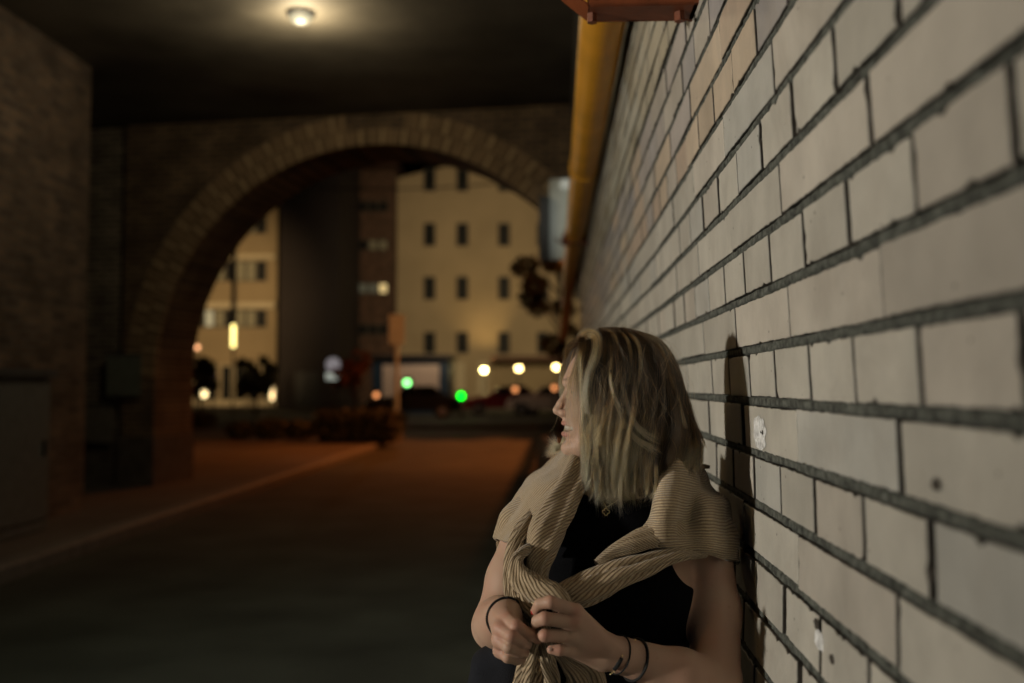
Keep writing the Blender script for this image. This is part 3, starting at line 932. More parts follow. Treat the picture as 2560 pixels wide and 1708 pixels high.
def sdf_surface(field, lo, hi, h):
    """field(points Nx3) -> dist.  naive surface nets over a sparse grid"""
    B = 8
    lo = A3(lo); hi = A3(hi)
    nb = np.ceil((hi-lo)/(h*B)).astype(int)
    n = nb*B + 1
    cc = np.stack(np.meshgrid(*[np.arange(k) for k in nb], indexing='ij'), -1).reshape(-1, 3)
    ctr = (lo + (cc+.5)*B*h).astype(f32)
    dc = np.concatenate([field(ctr[i:i+40000]) for i in range(0, len(ctr), 40000)])
    act = cc[np.abs(dc) < B*h*.87*1.5 + .004]
    far = np.where(dc < 0, -1.0, 1.0).astype(f32)
    G = np.repeat(np.repeat(np.repeat(far.reshape(nb), B, 0), B, 1), B, 2)
    G = np.pad(G, ((0,1),(0,1),(0,1)), mode='edge')
    loc = np.stack(np.meshgrid(*[np.arange(B+1)]*3, indexing='ij'), -1).reshape(-1, 3)
    act = act[np.lexsort((act[:,2]//3, act[:,1]//3, act[:,0]//3))]
    for i in range(0, len(act), 60):
        a = act[i:i+60]
        idx = (a[:, None, :]*B + loc[None]).reshape(-1, 3)
        d = field((lo + idx*h).astype(f32))
        G[idx[:,0], idx[:,1], idx[:,2]] = d
    S = G < 0
    # cells crossing
    X, Y, Z = n-1
    cnt = np.zeros((X, Y, Z), dtype=np.uint8)
    for dx in (0,1):
        for dy in (0,1):
            for dz in (0,1):
                cnt += S[dx:dx+X, dy:dy+Y, dz:dz+Z]
    cell = np.argwhere((cnt > 0) & (cnt < 8))
    vid = np.full((X, Y, Z), -1, dtype=np.int32)
    vid[cell[:,0], cell[:,1], cell[:,2]] = np.arange(len(cell))
    acc = np.zeros((len(cell), 3), f32); wn_ = np.zeros(len(cell), f32)
    corners = [(0,0,0),(1,0,0),(0,1,0),(1,1,0),(0,0,1),(1,0,1),(0,1,1),(1,1,1)]
    vals = [G[cell[:,0]+c[0], cell[:,1]+c[1], cell[:,2]+c[2]] for c in corners]
    for i in range(8):
        for j in range(i+1, 8):
            if sum(abs(corners[i][k]-corners[j][k]) for k in range(3)) != 1: continue
            a, b_ = vals[i], vals[j]
            mth = (a < 0) != (b_ < 0)
            t = np.where(mth, a/np.where(mth, a-b_, 1), 0)[:, None]
            q = A3(corners[i]) + (A3(corners[j])-A3(corners[i]))*t
            acc[mth] += q[mth]; wn_[mth] += 1
    V = lo + (cell + acc/np.maximum(wn_, 1)[:, None])*h
    quads = []
    for ax in range(3):
        o1, o2 = [(1,2),(2,0),(0,1)][ax]
        sl0 = [slice(0, None)]*3; sl1 = [slice(0, None)]*3
        sl0[ax] = slice(0, -1); sl1[ax] = slice(1, None)
        a, b_ = S[tuple(sl0)], S[tuple(sl1)]
        e = np.argwhere(a != b_)
        e = e[(e[:, o1] > 0) & (e[:, o2] > 0) & (e[:, o1] < (n-1)[o1]) & (e[:, o2] < (n-1)[o2])]
        ins = a[e[:,0], e[:,1], e[:,2]]
        def v(d1, d2):
            c = e.copy(); c[:, o1] -= d1; c[:, o2] -= d2
            return vid[c[:,0], c[:,1], c[:,2]]
        q = np.stack([v(1,1), v(0,1), v(0,0), v(1,0)], -1)
        q[~ins] = q[~ins][:, ::-1]
        quads.append(q)
    Q = np.concatenate(quads)
    Q = Q[(Q >= 0).all(1)]
    return V.astype(f32), Q

def np_mesh(name, V, Q, mat, parent=None, smooth=True, uv=None):
    me = bpy.data.meshes.new(name)
    k = Q.shape[1]
    me.vertices.add(len(V)); me.vertices.foreach_set('co', np.ascontiguousarray(V, f32).ravel())
    me.loops.add(Q.size); me.loops.foreach_set('vertex_index', np.ascontiguousarray(Q, np.int32).ravel())
    me.polygons.add(len(Q)); me.polygons.foreach_set('loop_start', np.arange(0, Q.size, k, dtype=np.int32))
    if uv is not None:
        ul = me.uv_layers.new(name='UVMap')
        ul.data.foreach_set('uv', np.ascontiguousarray(uv[Q.ravel()], f32).ravel())
    me.update(calc_edges=True); me.validate()
    if smooth: me.polygons.foreach_set('use_smooth', [True]*len(me.polygons))
    me.materials.append(mat)
    o = bpy.data.objects.new(name, me); COL.objects.link(o)
    if parent is not None: o.parent = parent
    return o

def Pn(px, py, Y): return np.array(P(px, py, Y), dtype=f32)
def c2(x, y, Y): return Pn(1150 + x/2.811, 1150 + y/2.811, Y)      # chest crop coordinates
def c4(x, y, Y): return Pn(1150 + x/4.273, 1400 + y/4.273, Y)      # hands crop coordinates

# ---- head frame
TH_ = radians(9)
Fv = A3((-cos(TH_), -sin(TH_), 0)); Lv = A3((sin(TH_), -cos(TH_), 0)); Uv = A3((0,0,1))
HC = Pn(1536, 955, 1.86)
Rh = np.stack([Fv, Uv, Lv], 1)        # columns: forward, up, lateral (towards camera)
def H(a, b, c): return HC + a*Fv + b*Uv + c*Lv
def tab(rows):
    r = np.array(rows, dtype=f32); r = r[np.argsort(r[:,0])]
    return r
FR = tab([(-.150,.045),(-.1435,.06),(-.139,.078),(-.134,.0875),(-.128,.0925),(-.12,.0945),(-.112,.0925),(-.1057,.0885),(-.098,.0885),(-.09,.0895),(-.08,.090),(-.07,.090),(-.055,.0885),(-.04,.086),(-.027,.0845),(-.0156,.086),(-.006,.0915),(.003,.0935),(.012,.0925),(.034,.085),(.0545,.075),(.08,.058),(.095,.043),(.107,.024),(.113,.006),(.116,-.015)])
BK = tab([(-.150,.042),(-.1435,.035),(-.137,.02),(-.12,-.005),(-.10,-.03),(-.08,-.055),(-.06,-.075),(-.04,-.088),(-.01,-.096),(.02,-.098),(.05,-.092),(.08,-.076),(.1,-.054),(.11,-.035),(.116,-.016)])
WD = tab([(-.150,.002),(-.1435,.016),(-.139,.026),(-.134,.0315),(-.128,.0365),(-.12,.0415),(-.105,.048),(-.09,.0525),(-.07,.058),(-.05,.0635),(-.03,.068),(-.01,.071),(.02,.0745),(.05,.072),(.08,.058),(.1,.037),(.11,.02),(.116,.004)])
for T_ in (FR, BK, WD):
    up_ = T_[:,0] > .02
    T_[up_,0] = .02 + (T_[up_,0]-.02)*.74
def interp(T, x): return np.interp(x, T[:,0], T[:,1]).astype(f32)
def head_fn(p):
    q = (p - HC) @ Rh
    a, b, c = q[:,0], q[:,1], q[:,2]
    fr, bk, w = interp(FR, b), interp(BK, b), interp(WD, b)
    a0 = fr*.35 + bk*.65 + .0                     # widest part sits behind the middle
    la = np.where(a > a0, fr-a0, a0-bk)
    la = np.maximum(la, .002); w = np.maximum(w, .002)
    pw = 2.35
    k = ((np.abs(a-a0)/la)**pw + (np.abs(c)/w)**pw)**(1/pw)
    # radial distance to the section along the ray, tamed towards the ends
    rr = np.sqrt((a-a0)**2 + c**2)
    d = rr*(1-1/np.maximum(k, 1e-3))*.8
    d = np.maximum(d, np.maximum(b-.090, -.149-b))
    L = q
    # brow ridges, cheeks
    for s in (-1, 1):
        d = smin(d, cap(L, (.0885,-.001,s*.012), (.074,.002,s*.044), .0055, .005), .012)
        d = smin(d, ell(L, (.064,-.050,s*.034), (.024,.019,.017)), .022)      # smiling cheek
        d = smax(d, -ell(L, (.0935,-.0175,s*.0295), (.0125,.0085,.0145)), .008)  # socket
    # nose
    nose = cap(L, (.086,-.012,0), (.1005,-.040,0), .0055, .0068)
    nose = smin(nose, cap(L, (.1005,-.040,0), (.1075,-.0515,0), .0068, .0078), .006)
    nose = smin(nose, cap(L, (.1075,-.053,0), (.095,-.0625,0), .0068, .006), .005)
    for s in (-1, 1):
        nose = smin(nose, ell(L, (.0965,-.0575,s*.0112), (.0095,.0072,.0062)), .006)
    d = smin(d, nose, .007)
    for s in (-1, 1):
        d = smax(d, -ell(L, (.1005,-.0645,s*.0060), (.0055,.0042,.0030)), .002)
    # mouth: muzzle, open smile
    d = smin(d, ell(L, (.078,-.084,0), (.0175,.022,.026)), .012)
    def lip(cy, ay, cr):
        pts = []
        for c_, aa, bb in ((-.031,.0705,-.0785),(-.019,ay-.0075,cy*.9-.0083),( -.007,ay-.0005,cy+.0006),(0,ay,cy),(.007,ay-.0005,cy+.0006),(.019,ay-.0075,cy*.9-.0083),(.031,.0705,-.0785)):
            pts.append((aa, bb, c_))
        rr_ = [.0022, cr*.85, cr, cr*.95, cr, cr*.85, .0022]
        dd = None
        for i in range(6):
            x = cap(L, pts[i], pts[i+1], rr_[i], rr_[i+1])
            dd = x if dd is None else smin(dd, x, .003)
        return dd
    d = smax(d, -ell(L, (.0865,-.0855,0), (.019,.0070,.0285)), .003)
    d = smin(d, lip(-.0762, .0955, .0036), .003)
    d = smin(d, lip(-.0968, .0945, .0044), .003)
    d = smin(d, ell(L, (.090,-.122,0), (.0095,.011,.016)), .012)
    d = smax(d, -ell(L, (.1005,-.108,0), (.008,.0045,.016)), .006)
    # ear (near side and far side)
    for s in (-1, 1):
        d = smin(d, ell(L, (-.004,-.022,s*.074), (.015,.030,.006)), .006)
    # eyelids: closed-in smiling lids
    for s in (-1, 1):
        d = smin(d, ell(L, (.0745,-.0178,s*.0295), (.0118,.0118,.0125)), .002)
        d = smax(d, -cap(L, (.0885,-.0190,s*.0215), (.080,-.0195,s*.0400), .0022, .0014), .001)
        d = smin(d, cap(L, (.0868,-.0150,s*.0215), (.0785,-.0160,s*.0405), .0022, .0016), .0015)
        d = smin(d, cap(L, (.0855,-.0235,s*.0215), (.0785,-.0235,s*.0395), .0018, .0014), .0015)
    return d

fields = []
def addf(pts, rad, k, kk=.01):
    lo, hi, fn = chain(pts, rad, kk); fields.append((lo, hi, fn, k))
def addell(c, r, k):
    c = A3(c); r = A3(r); fields.append((c-r, c+r, lambda p, c=c, r=r: ell(p, c, r), k))
SHL = Pn(1322, 1318, 1.870); SHR = Pn(1766, 1352, 1.885)
ELL_ = Pn(1243, 1565, 1.80); ELR = Pn(1790, 1705, 1.755)
CH_ = Pn(1545, 1405, 1.885)
torso_fields = []
fields.append((HC-.13, HC+.13, head_fn, .01))
addf([H(-.03,-.07,0), Pn(1562, 1215, 1.90)], [.048, .056], .018)
i0 = len(fields)
addf([Pn(1560,1205,1.905), Pn(1420,1255,1.895), SHL], [.045,.040,.042], .03, .03)
addf([Pn(1560,1205,1.905), Pn(1690,1270,1.905), SHR], [.045,.040,.043], .03, .03)
addell(CH_, (.155,.108,.185), .04)
addell(Pn(1545,1300,1.88), (.13,.085,.085), .04)
addell(Pn(1462,1478,1.815), (.072,.060,.070), .035)
addell(Pn(1622,1485,1.815), (.072,.060,.070), .035)
addell(Pn(1550,1620,1.885), (.142,.105,.17), .05)
addell(Pn(1550,1790,1.885), (.172,.125,.15), .05)
i1 = len(fields)
addf([SHL, Pn(1280,1450,1.84), ELL_], [.043,.0445,.043], .02, .02)
addf([ELL_, Pn(1252,1556,1.72), c4(480,590,1.655)], [.044,.041,.0285], .012, .02)
addf([SHR, Pn(1786,1530,1.82), ELR], [.044,.045,.043], .02, .02)
addf([ELR, Pn(1700,1688,1.70), c4(1760,1030,1.662)], [.043,.041,.0300], .012, .02)
def hand(palm, fingers, k=.007):
    allp = palm + fingers
    lo = np.min([c[0] for c in allp], axis=0); hi = np.max([c[1] for c in allp], axis=0)
    def fn(p):
        d = None
        for (l_, h_, f_) in palm:
            x = f_(p); d = x if d is None else smin(d, x, .010)
        g = None
        for (l_, h_, f_) in fingers:
            x = f_(p); g = x if g is None else smin(g, x, .0012)
        return smin(d, g, k)
    fields.append((lo, hi, fn, .008))
# her left hand (right in the picture)
W = c4(1700,1015,1.655)
palm = [chain([W, c4(1560,960,1.645)], [.0285,.0265]),
        chain([c4(1560,900,1.640), c4(1235,545,1.606)], [.0165,.0115]),
        chain([c4(1540,960,1.640), c4(1215,670,1.602)], [.0165,.0118]),
        chain([c4(1530,1030,1.642), c4(1180,810,1.603)], [.0165,.0115]),
        chain([c4(1520,1090,1.648), c4(1160,950,1.610)], [.0155,.0108]),
        chain([c4(1500,1000,1.66), c4(1240,780,1.630)], [.018,.018])]
fing = [chain([c4(1230,545,1.606), c4(965,450,1.580), c4(850,470,1.586), c4(805,545,1.600)], [.0110,.0104,.0090,.0078], .002),
        chain([c4(1210,672,1.602), c4(905,625,1.572), c4(830,650,1.580), c4(812,672,1.598)], [.0112,.0106,.0095,.0085], .002),
        chain([c4(1180,812,1.603), c4(905,808,1.574), c4(890,812,1.592), c4(930,820,1.607)], [.0108,.0102,.0090,.008], .002),
        chain([c4(1155,955,1.610), c4(1060,965,1.588), c4(975,960,1.588)], [.0098,.0092,.0072], .002),
        chain([c4(1480,880,1.668), c4(1250,700,1.672), c4(1040,640,1.662), c4(900,640,1.645)], [.016,.0125,.0105,.009], .003)]
hand(palm, fing)
# her right hand (left in the picture)
W = c4(468,585,1.652)
palm = [chain([W, c4(470,640,1.635)], [.0265,.0245]),
        chain([c4(500,600,1.632), c4(500,625,1.612)], [.0165,.0125]),
        chain([c4(460,620,1.630), c4(432,730,1.602)], [.0165,.0125]),
        chain([c4(455,650,1.635), c4(420,855,1.602)], [.0165,.0120]),
        chain([c4(460,680,1.645), c4(430,970,1.610)], [.0160,.0110]),
        chain([c4(500,700,1.640), c4(500,900,1.630)], [.020,.018])]
fing = [chain([c4(500,625,1.612), c4(596,705,1.585), c4(740,800,1.592), c4(825,848,1.602)], [.0118,.0108,.0092,.0078], .002),
        chain([c4(432,730,1.602), c4(545,810,1.578), c4(660,880,1.590), c4(720,905,1.604)], [.0118,.0105,.0090,.008], .002),
        chain([c4(420,855,1.602), c4(520,930,1.582), c4(630,985,1.594), c4(690,1000,1.606)], [.0112,.0100,.0086,.008], .002),
        chain([c4(432,970,1.610), c4(510,1040,1.594), c4(610,1068,1.604), c4(660,1065,1.615)], [.0105,.0092,.0080,.007], .002),
        chain([c4(500,600,1.655), c4(640,690,1.668), c4(760,760,1.662), c4(830,800,1.650)], [.016,.0125,.0105,.009], .003)]
hand(palm, fing)
# small touches: knuckle bumps
def make_field(fl):
    los = np.array([f[0] for f in fl]); his = np.array([f[1] for f in fl])
    def field(p):
        plo, phi = p.min(0) - .05, p.max(0) + .05
        d = None
        whole = (phi-plo).max() > .5
        for i, (lo, hi, fn, k) in enumerate(fl):
            if not whole and ((hi < plo).any() or (lo > phi).any()): continue
            x = fn(p)
            d = x if d is None else smin(d, x, k)
        if d is None: d = np.full(len(p), .05, f32)
        return d
    return field
woman = empty('person', (CH_[0], CH_[1], 0.0))
tag(woman, 'smiling blond woman in black top, beige sweater round her shoulders, leaning on the wall', 'person')
WO = A3(woman.location)
lo_b, hi_b = np.array([-.20, 1.545, .93]), np.array([.40, 2.06, 1.62])
body_field = make_field(fields)
V, Q = sdf_surface(body_field, lo_b, hi_b, .0019)
# skin with reddened lips, knuckles; brows drawn as hair later
lip_q = (V - HC) @ Rh
def lipmask(b0, r):
    d = np.sqrt(((lip_q[:,0]-.095)/.011)**2 + ((lip_q[:,1]-b0)/r)**2 + (lip_q[:,2]/.024)**2)
    return np.clip((1.05-d)/.15, 0, 1)
lm = np.maximum(lipmask(-.0762, .0045), lipmask(-.0972, .0055))
inm = np.clip((1-np.sqrt(((lip_q[:,0]-.075)/.016)**2 + ((lip_q[:,1]+.0865)/.008)**2 + (lip_q[:,2]/.026)**2))/.2, 0, 1)
brow = np.zeros(len(V))
for s in (-1, 1):
    x = lip_q
    a_, b_ = A3((.094,.004,s*.013)), A3((.070,.0065,s*.047)); ab = b_-a_
    t = np.clip(((x-a_)@ab)/(ab@ab), 0, 1)
    dd = x - a_ - t[:,None]*ab - np.stack([0*t, .0035*np.sin(pi*t), 0*t], 1)
    brow = np.maximum(brow, np.clip(1-np.abs(dd[:,1])/.0032, 0, 1)*np.clip((.012-np.abs(dd[:,0]))/.004,0,1))
skin = np.tile(A3((.53,.335,.24)), (len(V),1))
def mixc(base, col, m): return base*(1-m[:,None]) + A3(col)*m[:,None]
rng2 = np.random.default_rng(3)
blotch = np.array([noise.noise(Vector((float(v[0])*22, float(v[1])*22, float(v[2])*22))) for v in V[::1]], dtype=f32) if len(V) < 5e5 else np.zeros(len(V), f32)
skin = skin*(1 + .10*blotch[:,None]*A3((.3,1.,1.)))
for kx, ky, kY, kr in ((965,440,1.578,.010),(905,615,1.568,.010),(900,800,1.568,.010),(1060,960,1.582,.008),(1235,545,1.598,.010),(1210,665,1.594,.010),(800,540,1.598,.008),(970,955,1.585,.007),
                       (596,700,1.578,.010),(432,725,1.592,.011),(420,850,1.592,.011),(432,968,1.600,.010),(545,810,1.572,.009),(500,610,1.605,.010),(830,845,1.600,.008)):
    kd = np.linalg.norm(V - c4(kx,ky,kY), axis=1)
    skin = mixc(skin, (.52,.215,.155), np.exp(-(kd/kr)**2)*.62)
skin = mixc(skin, (.42,.17,.14), lm*.8)
skin = mixc(skin, (.10,.03,.03), inm)
skin = mixc(skin, (.16,.10,.07), brow*.75)
body = np_mesh('body', V - WO, Q, None, woman) if False else None
m, nt, b = new_mat('skin')
at = N(nt, 'ShaderNodeAttribute', _attribute_name='tint')
tc = N(nt, 'ShaderNodeTexCoord')
nf = N(nt, 'ShaderNodeTexNoise', Scale=55.0, Detail=4.0); nt.links.new(tc.outputs['Object'], nf.inputs['Vector'])
fr_ = N(nt, 'ShaderNodeValToRGB'); fr_.color_ramp.elements[0].position = .66; fr_.color_ramp.elements[1].position = .74
fr_.color_ramp.elements[1].color = (.35,.35,.35,1)
nt.links.new(nf.outputs['Fac'], fr_.inputs['Fac'])
mxx = N(nt, 'ShaderNodeMix', _data_type='RGBA'); mxx.inputs[7].default_value = (.36,.19,.12,1)
nt.links.new(fr_.outputs['Color'], mxx.inputs[0]); nt.links.new(at.outputs['Color'], mxx.inputs[6])
nt.links.new(mxx.outputs[2], b.inputs['Base Color'])
n2 = N(nt, 'ShaderNodeTexNoise', Scale=420.0, Detail=3.0); nt.links.new(tc.outputs['Object'], n2.inputs['Vector'])
bp = N(nt, 'ShaderNodeBump', Strength=.25, Distance=.0006); nt.links.new(n2.outputs['Fac'], bp.inputs['Height']); nt.links.new(bp.outputs['Normal'], b.inputs['Normal'])
b.inputs['Roughness'].default_value = .55
b.inputs['Subsurface Weight'].default_value = .18
b.inputs['Subsurface Radius'].default_value = (.008,.0035,.002)
b.inputs['Subsurface Scale'].default_value = 1.0
M['skin'] = m
body = np_mesh('body', V - WO, Q, M['skin'], woman)
ca = body.data.color_attributes.new('tint', 'FLOAT_COLOR', 'POINT')
ca.data.foreach_set('color', np.concatenate([skin, np.ones((len(V),1))], 1).astype(f32).ravel())

# teeth, eyes -------------------------------------------------------
def hp(a, b, c): return Vector((H(a, b, c) - WO).tolist())
mb = MB()
for row, (b0, b1, aa) in enumerate(((-.0795,-.0885,.0912),)):
    for k in range(-5, 6):
        c = k*.0048
        a = aa - 17.0*c*c
        w = .0023
        bm = bmesh.new(); bmesh.ops.create_cube(bm, size=1.0)
        bmesh.ops.bevel(bm, geom=bm.edges[:], offset=.18, segments=2, affect='EDGES')
        ya = -34*c
        for v in bm.verts:
            la_, lb_, lc_ = v.co.x*.004, v.co.y*(.0088 - abs(k)*.0003), v.co.z*2*w
            v.co = hp(a + la_ + ya*lc_, (b0+b1)/2 + lb_, c + lc_)
        mb.bm(bm)
mb.build('teeth', plain('tooth_enamel', (.72,.68,.58), .25, var=.04), woman, True)
for s in (-1, 1):
    mb = MB()
    mb.sphere(hp(.0742,-.0190,s*.0295), .0118, 20, 14)
    e = mb.build('eye', plain('eye_white', (.45,.43,.40), .15, var=.05), woman, True)
    mb = MB(); mb.sphere(hp(.0832,-.0188,s*.0300), .0042, 14, 10)
    mb.build('iris', plain('iris', (.03,.04,.04), .1), e, True)

# ---- nails
M['nail_red'] = plain('red_nail_polish', (.55,.006,.012), .15, var=.03)
M['nail_bare'] = plain('bare_nail', (.55,.36,.29), .3, var=.03)
def nail(c, r, sx, mat):
    mb = MB(); mb.sphere((0,0,0), 1.0, 14, 10)
    vs = [Vector((v[0]*sx[0], v[1]*sx[1], v[2]*sx[2])) for v in mb.v]
    q = Vector((1,0,0)).rotation_difference(Vector(r))
    vs = [q @ v + Vector((c-WO).tolist()) for v in vs]
    mesh_obj('nail', vs, mb.f, mat, woman, True)
nail(c4(783,556,1.5965), (.05,-.15,1), (.0052,.0028,.0040), M['nail_red'])
nail(c4(836,842,1.5955), (-.8,-.2,.9), (.0062,.0030,.0045), M['nail_red'])
nail(c4(963,952,1.5825), (-1,-.2,-.3), (.0050,.0020,.0040), M['nail_bare'])

# ---- black sleeveless top
tf = fields[i0:i1]
tfield0 = make_field(tf)
def top_field(p):
    d = tfield0(p) - .0045
    # neckline scoop
    nz = Pn(1545,1243,1.80)
    d = smax(d, -(np.sqrt(((p[:,0]-nz[0])/.088)**2 + ((p[:,2]-nz[2]-.03)/.036)**2 + 0*p[:,1]) - 1)*.036, .003)
    d = smax(d, p[:,2] - (nz[2]+.045), .003)
    for s, r_ in ((SHL, .055), (SHR, .080)):
        d = smax(d, -(np.sqrt((p[:,0]-s[0])**2 + (p[:,2]-s[2])**2) - r_), .004)
    return smax(d, .90 - p[:,2], .002)
V, Q = sdf_surface(top_field, np.array([-.15,1.66,.88]), np.array([.36,2.06,1.30]), .003)
M['black_knit'] = plain('black_jersey', (.0028,.0028,.004), .95, var=.2, scale=30, bump=.6, bscale=500, spec=.12)
np_mesh('top', V - WO, Q, M['black_knit'], woman)
# trousers and shoes, mostly below the frame
tr = []
def tchain(pts, rad, k=.03, kk=.02):
    lo, hi, fn = chain(pts, rad, kk); tr.append((lo, hi, fn, k))
hx, hy = float(CH_[0]), float(CH_[1])
tr.append((A3((hx-.2,hy-.14,.78)), A3((hx+.2,hy+.14,1.06)), lambda p: ell(p, (hx, hy+.0, .93), (.185,.135,.15)), .04))
for s in (-1, 1):
    tchain([(hx+s*.085, hy, .86), (hx+s*.085, hy-.02, .50), (hx+s*.08, hy+.01, .10)], [.095,.062,.052])
V, Q = sdf_surface(make_field(tr), np.array([hx-.24,hy-.2,.02]), np.array([hx+.24,hy+.2,1.06]), .006)
M['denim'] = plain('dark_trousers', (.003,.004,.009), .9, var=.25, scale=20, bump=.6, bscale=500)
np_mesh('trousers', V - WO, Q, M['denim'], woman)
# bunched hem / pocket fold beside the hip on the left
V, Q = sdf_surface(make_field([chain([c4(420,1010,1.74), c4(330,1130,1.75), c4(330,1330,1.77), c4(340,1700,1.80)], [.020,.030,.036,.040], .02)+(.02,),
    chain([c4(560,1080,1.73), c4(560,1300,1.745), c4(560,1600,1.76)], [.03,.04,.045], .02)+(.02,)]), np.array([-.18,1.66,.80]), np.array([.12,1.88,1.06]), .003)
np_mesh('jacket', V - WO, Q, M['denim'], woman)
for s in (-1, 1):
    bm = bmesh.new(); bmesh.ops.create_cube(bm, size=1)
    bmesh.ops.subdivide_edges(bm, edges=bm.edges[:], cuts=3, use_grid_fill=True)
    for v in bm.verts:
        x, y, z = v.co
        n_ = Vector((x, y, z)).normalized()*.5
        q = Vector((x,y,z)).lerp(n_, .55)
        w = 1 - .25*max(0, -y)
        hgt = .10 if y > -.1 else .10 - .1*(-.1-y)
        v.co = Vector((hx+s*.085 + q.x*.11*w - hx*0, hy-.04 + q.y*.29, .01 + (q.z+.42)*hgt)) - Vector(WO.tolist())
    mb = MB(); mb.bm(bm); mb.build('shoe', M['dark_metal'], woman, True)
# ================================================================== SWEATER
m, nt, b = new_mat('ribbed_knit')
uvn = N(nt, 'ShaderNodeUVMap'); uvn.uv_map = 'UVMap'
sepu = N(nt, 'ShaderNodeSeparateXYZ'); nt.links.new(uvn.outputs[0], sepu.inputs[0])
tcn = N(nt, 'ShaderNodeTexCoord')
wob = N(nt, 'ShaderNodeTexNoise', Scale=18.0, Detail=2.0); nt.links.new(tcn.outputs['Object'], wob.inputs['Vector'])
wm = N(nt, 'ShaderNodeMath', _operation='MULTIPLY_ADD'); wm.inputs[1].default_value = .0045
nt.links.new(wob.outputs['Fac'], wm.inputs[0]); nt.links.new(sepu.outputs['X'], wm.inputs[2])
ph = N(nt, 'ShaderNodeMath', _operation='MULTIPLY'); ph.inputs[1].default_value = 2*pi/.0052
nt.links.new(wm.outputs[0], ph.inputs[0])
sn = N(nt, 'ShaderNodeMath', _operation='SINE'); nt.links.new(ph.outputs[0], sn.inputs[0])
ph2 = N(nt, 'ShaderNodeMath', _operation='MULTIPLY'); ph2.inputs[1].default_value = 2*pi/.0033
nt.links.new(sepu.outputs['Y'], ph2.inputs[0])
sn2 = N(nt, 'ShaderNodeMath', _operation='SINE'); nt.links.new(ph2.outputs[0], sn2.inputs[0])
rib = N(nt, 'ShaderNodeMapRange'); rib.inputs['From Min'].default_value = -1; rib.inputs['From Max'].default_value = .3
nt.links.new(sn.outputs[0], rib.inputs['Value'])
hh_ = N(nt, 'ShaderNodeMath', _operation='MULTIPLY_ADD'); hh_.inputs[1].default_value = .05
nt.links.new(sn2.outputs[0], hh_.inputs[0]); nt.links.new(rib.outputs[0], hh_.inputs[2])
bp = N(nt, 'ShaderNodeBump', Strength=1.0, Distance=.0017); nt.links.new(hh_.outputs[0], bp.inputs['Height'])
nt.links.new(bp.outputs['Normal'], b.inputs['Normal'])
crr = N(nt, 'ShaderNodeMix', _data_type='RGBA'); crr.inputs[6].default_value = (.29,.20,.115,1); crr.inputs[7].default_value = (.56,.43,.28,1)
nt.links.new(rib.outputs[0], crr.inputs[0])
nz_ = N(nt, 'ShaderNodeTexNoise', Scale=260.0, Detail=3.0); nt.links.new(tcn.outputs['Object'], nz_.inputs['Vector'])
mrz = N(nt, 'ShaderNodeMapRange'); mrz.inputs['To Min'].default_value = .72; mrz.inputs['To Max'].default_value = 1.25
nt.links.new(nz_.outputs['Fac'], mrz.inputs['Value'])
mz = N(nt, 'ShaderNodeMix', _data_type='RGBA', _blend_type='MULTIPLY'); mz.inputs[0].default_value = 1
nt.links.new(crr.outputs[2], mz.inputs[6]); nt.links.new(mrz.outputs[0], mz.inputs[7])
nt.links.new(mz.outputs[2], b.inputs['Base Color'])
b.inputs['Roughness'].default_value = .95
b.inputs['Specular IOR Level'].default_value = .15
b.inputs['Sheen Weight'].default_value = .35
b.inputs['Sheen Roughness'].default_value = .5
M['knit'] = m

def catmull(P_, n, closed=False):
    """P_: (k, ...) control points -> (n, ...) samples through them"""
    P_ = np.asarray(P_, dtype=np.float64); k = len(P_)
    t = np.linspace(0, k if closed else k-1, n, endpoint=not closed)
    i = np.floor(t).astype(int)
    if not closed: i = np.minimum(i, k-2)
    u = (t - i).reshape((-1,) + (1,)*(P_.ndim-1))
    def g(j):
        if closed: return P_[j % k]
        ext = np.concatenate([[2*P_[0]-P_[1]], P_, [2*P_[-1]-P_[-2]]])
        return ext[np.clip(j+1, 0, k+1)]
    p0, p1, p2, p3 = g(i-1), g(i), g(i+1), g(i+2)
    return .5*((2*p1) + (-p0+p2)*u + (2*p0-5*p1+4*p2-p3)*u*u + (-p0+3*p1-3*p2+p3)*u**3)

def push_out(G, gap):
    sh = G.shape
    p = G.reshape(-1, 3).astype(f32)
    for _ in range(14):
        d = np.concatenate([both(p[i:i+400]) for i in range(0, len(p), 400)])
        need = gap - d
        sel = np.where(need > 1e-4)[0]
        if not len(sel): break
        q = p[sel]; e = .002
        def dd(o): return np.concatenate([both(q[i:i+400]+A3(o)) for i in range(0, len(q), 400)])
        g = np.stack([dd((e,0,0))-dd((-e,0,0)), dd((0,e,0))-dd((0,-e,0)), dd((0,0,e))-dd((0,0,-e))], 1)
        g /= np.linalg.norm(g, axis=1, keepdims=True)+1e-9
        p[sel] += g*np.minimum(need[sel], .02)[:, None]
    G = p.reshape(sh).astype(np.float64)
    for _ in range(2):
        G[1:-1,1:-1] = .5*G[1:-1,1:-1] + .125*(G[:-2,1:-1]+G[2:,1:-1]+G[1:-1,:-2]+G[1:-1,2:])
    return G
def both(p): return np.minimum(body_field(p), top_field(p))

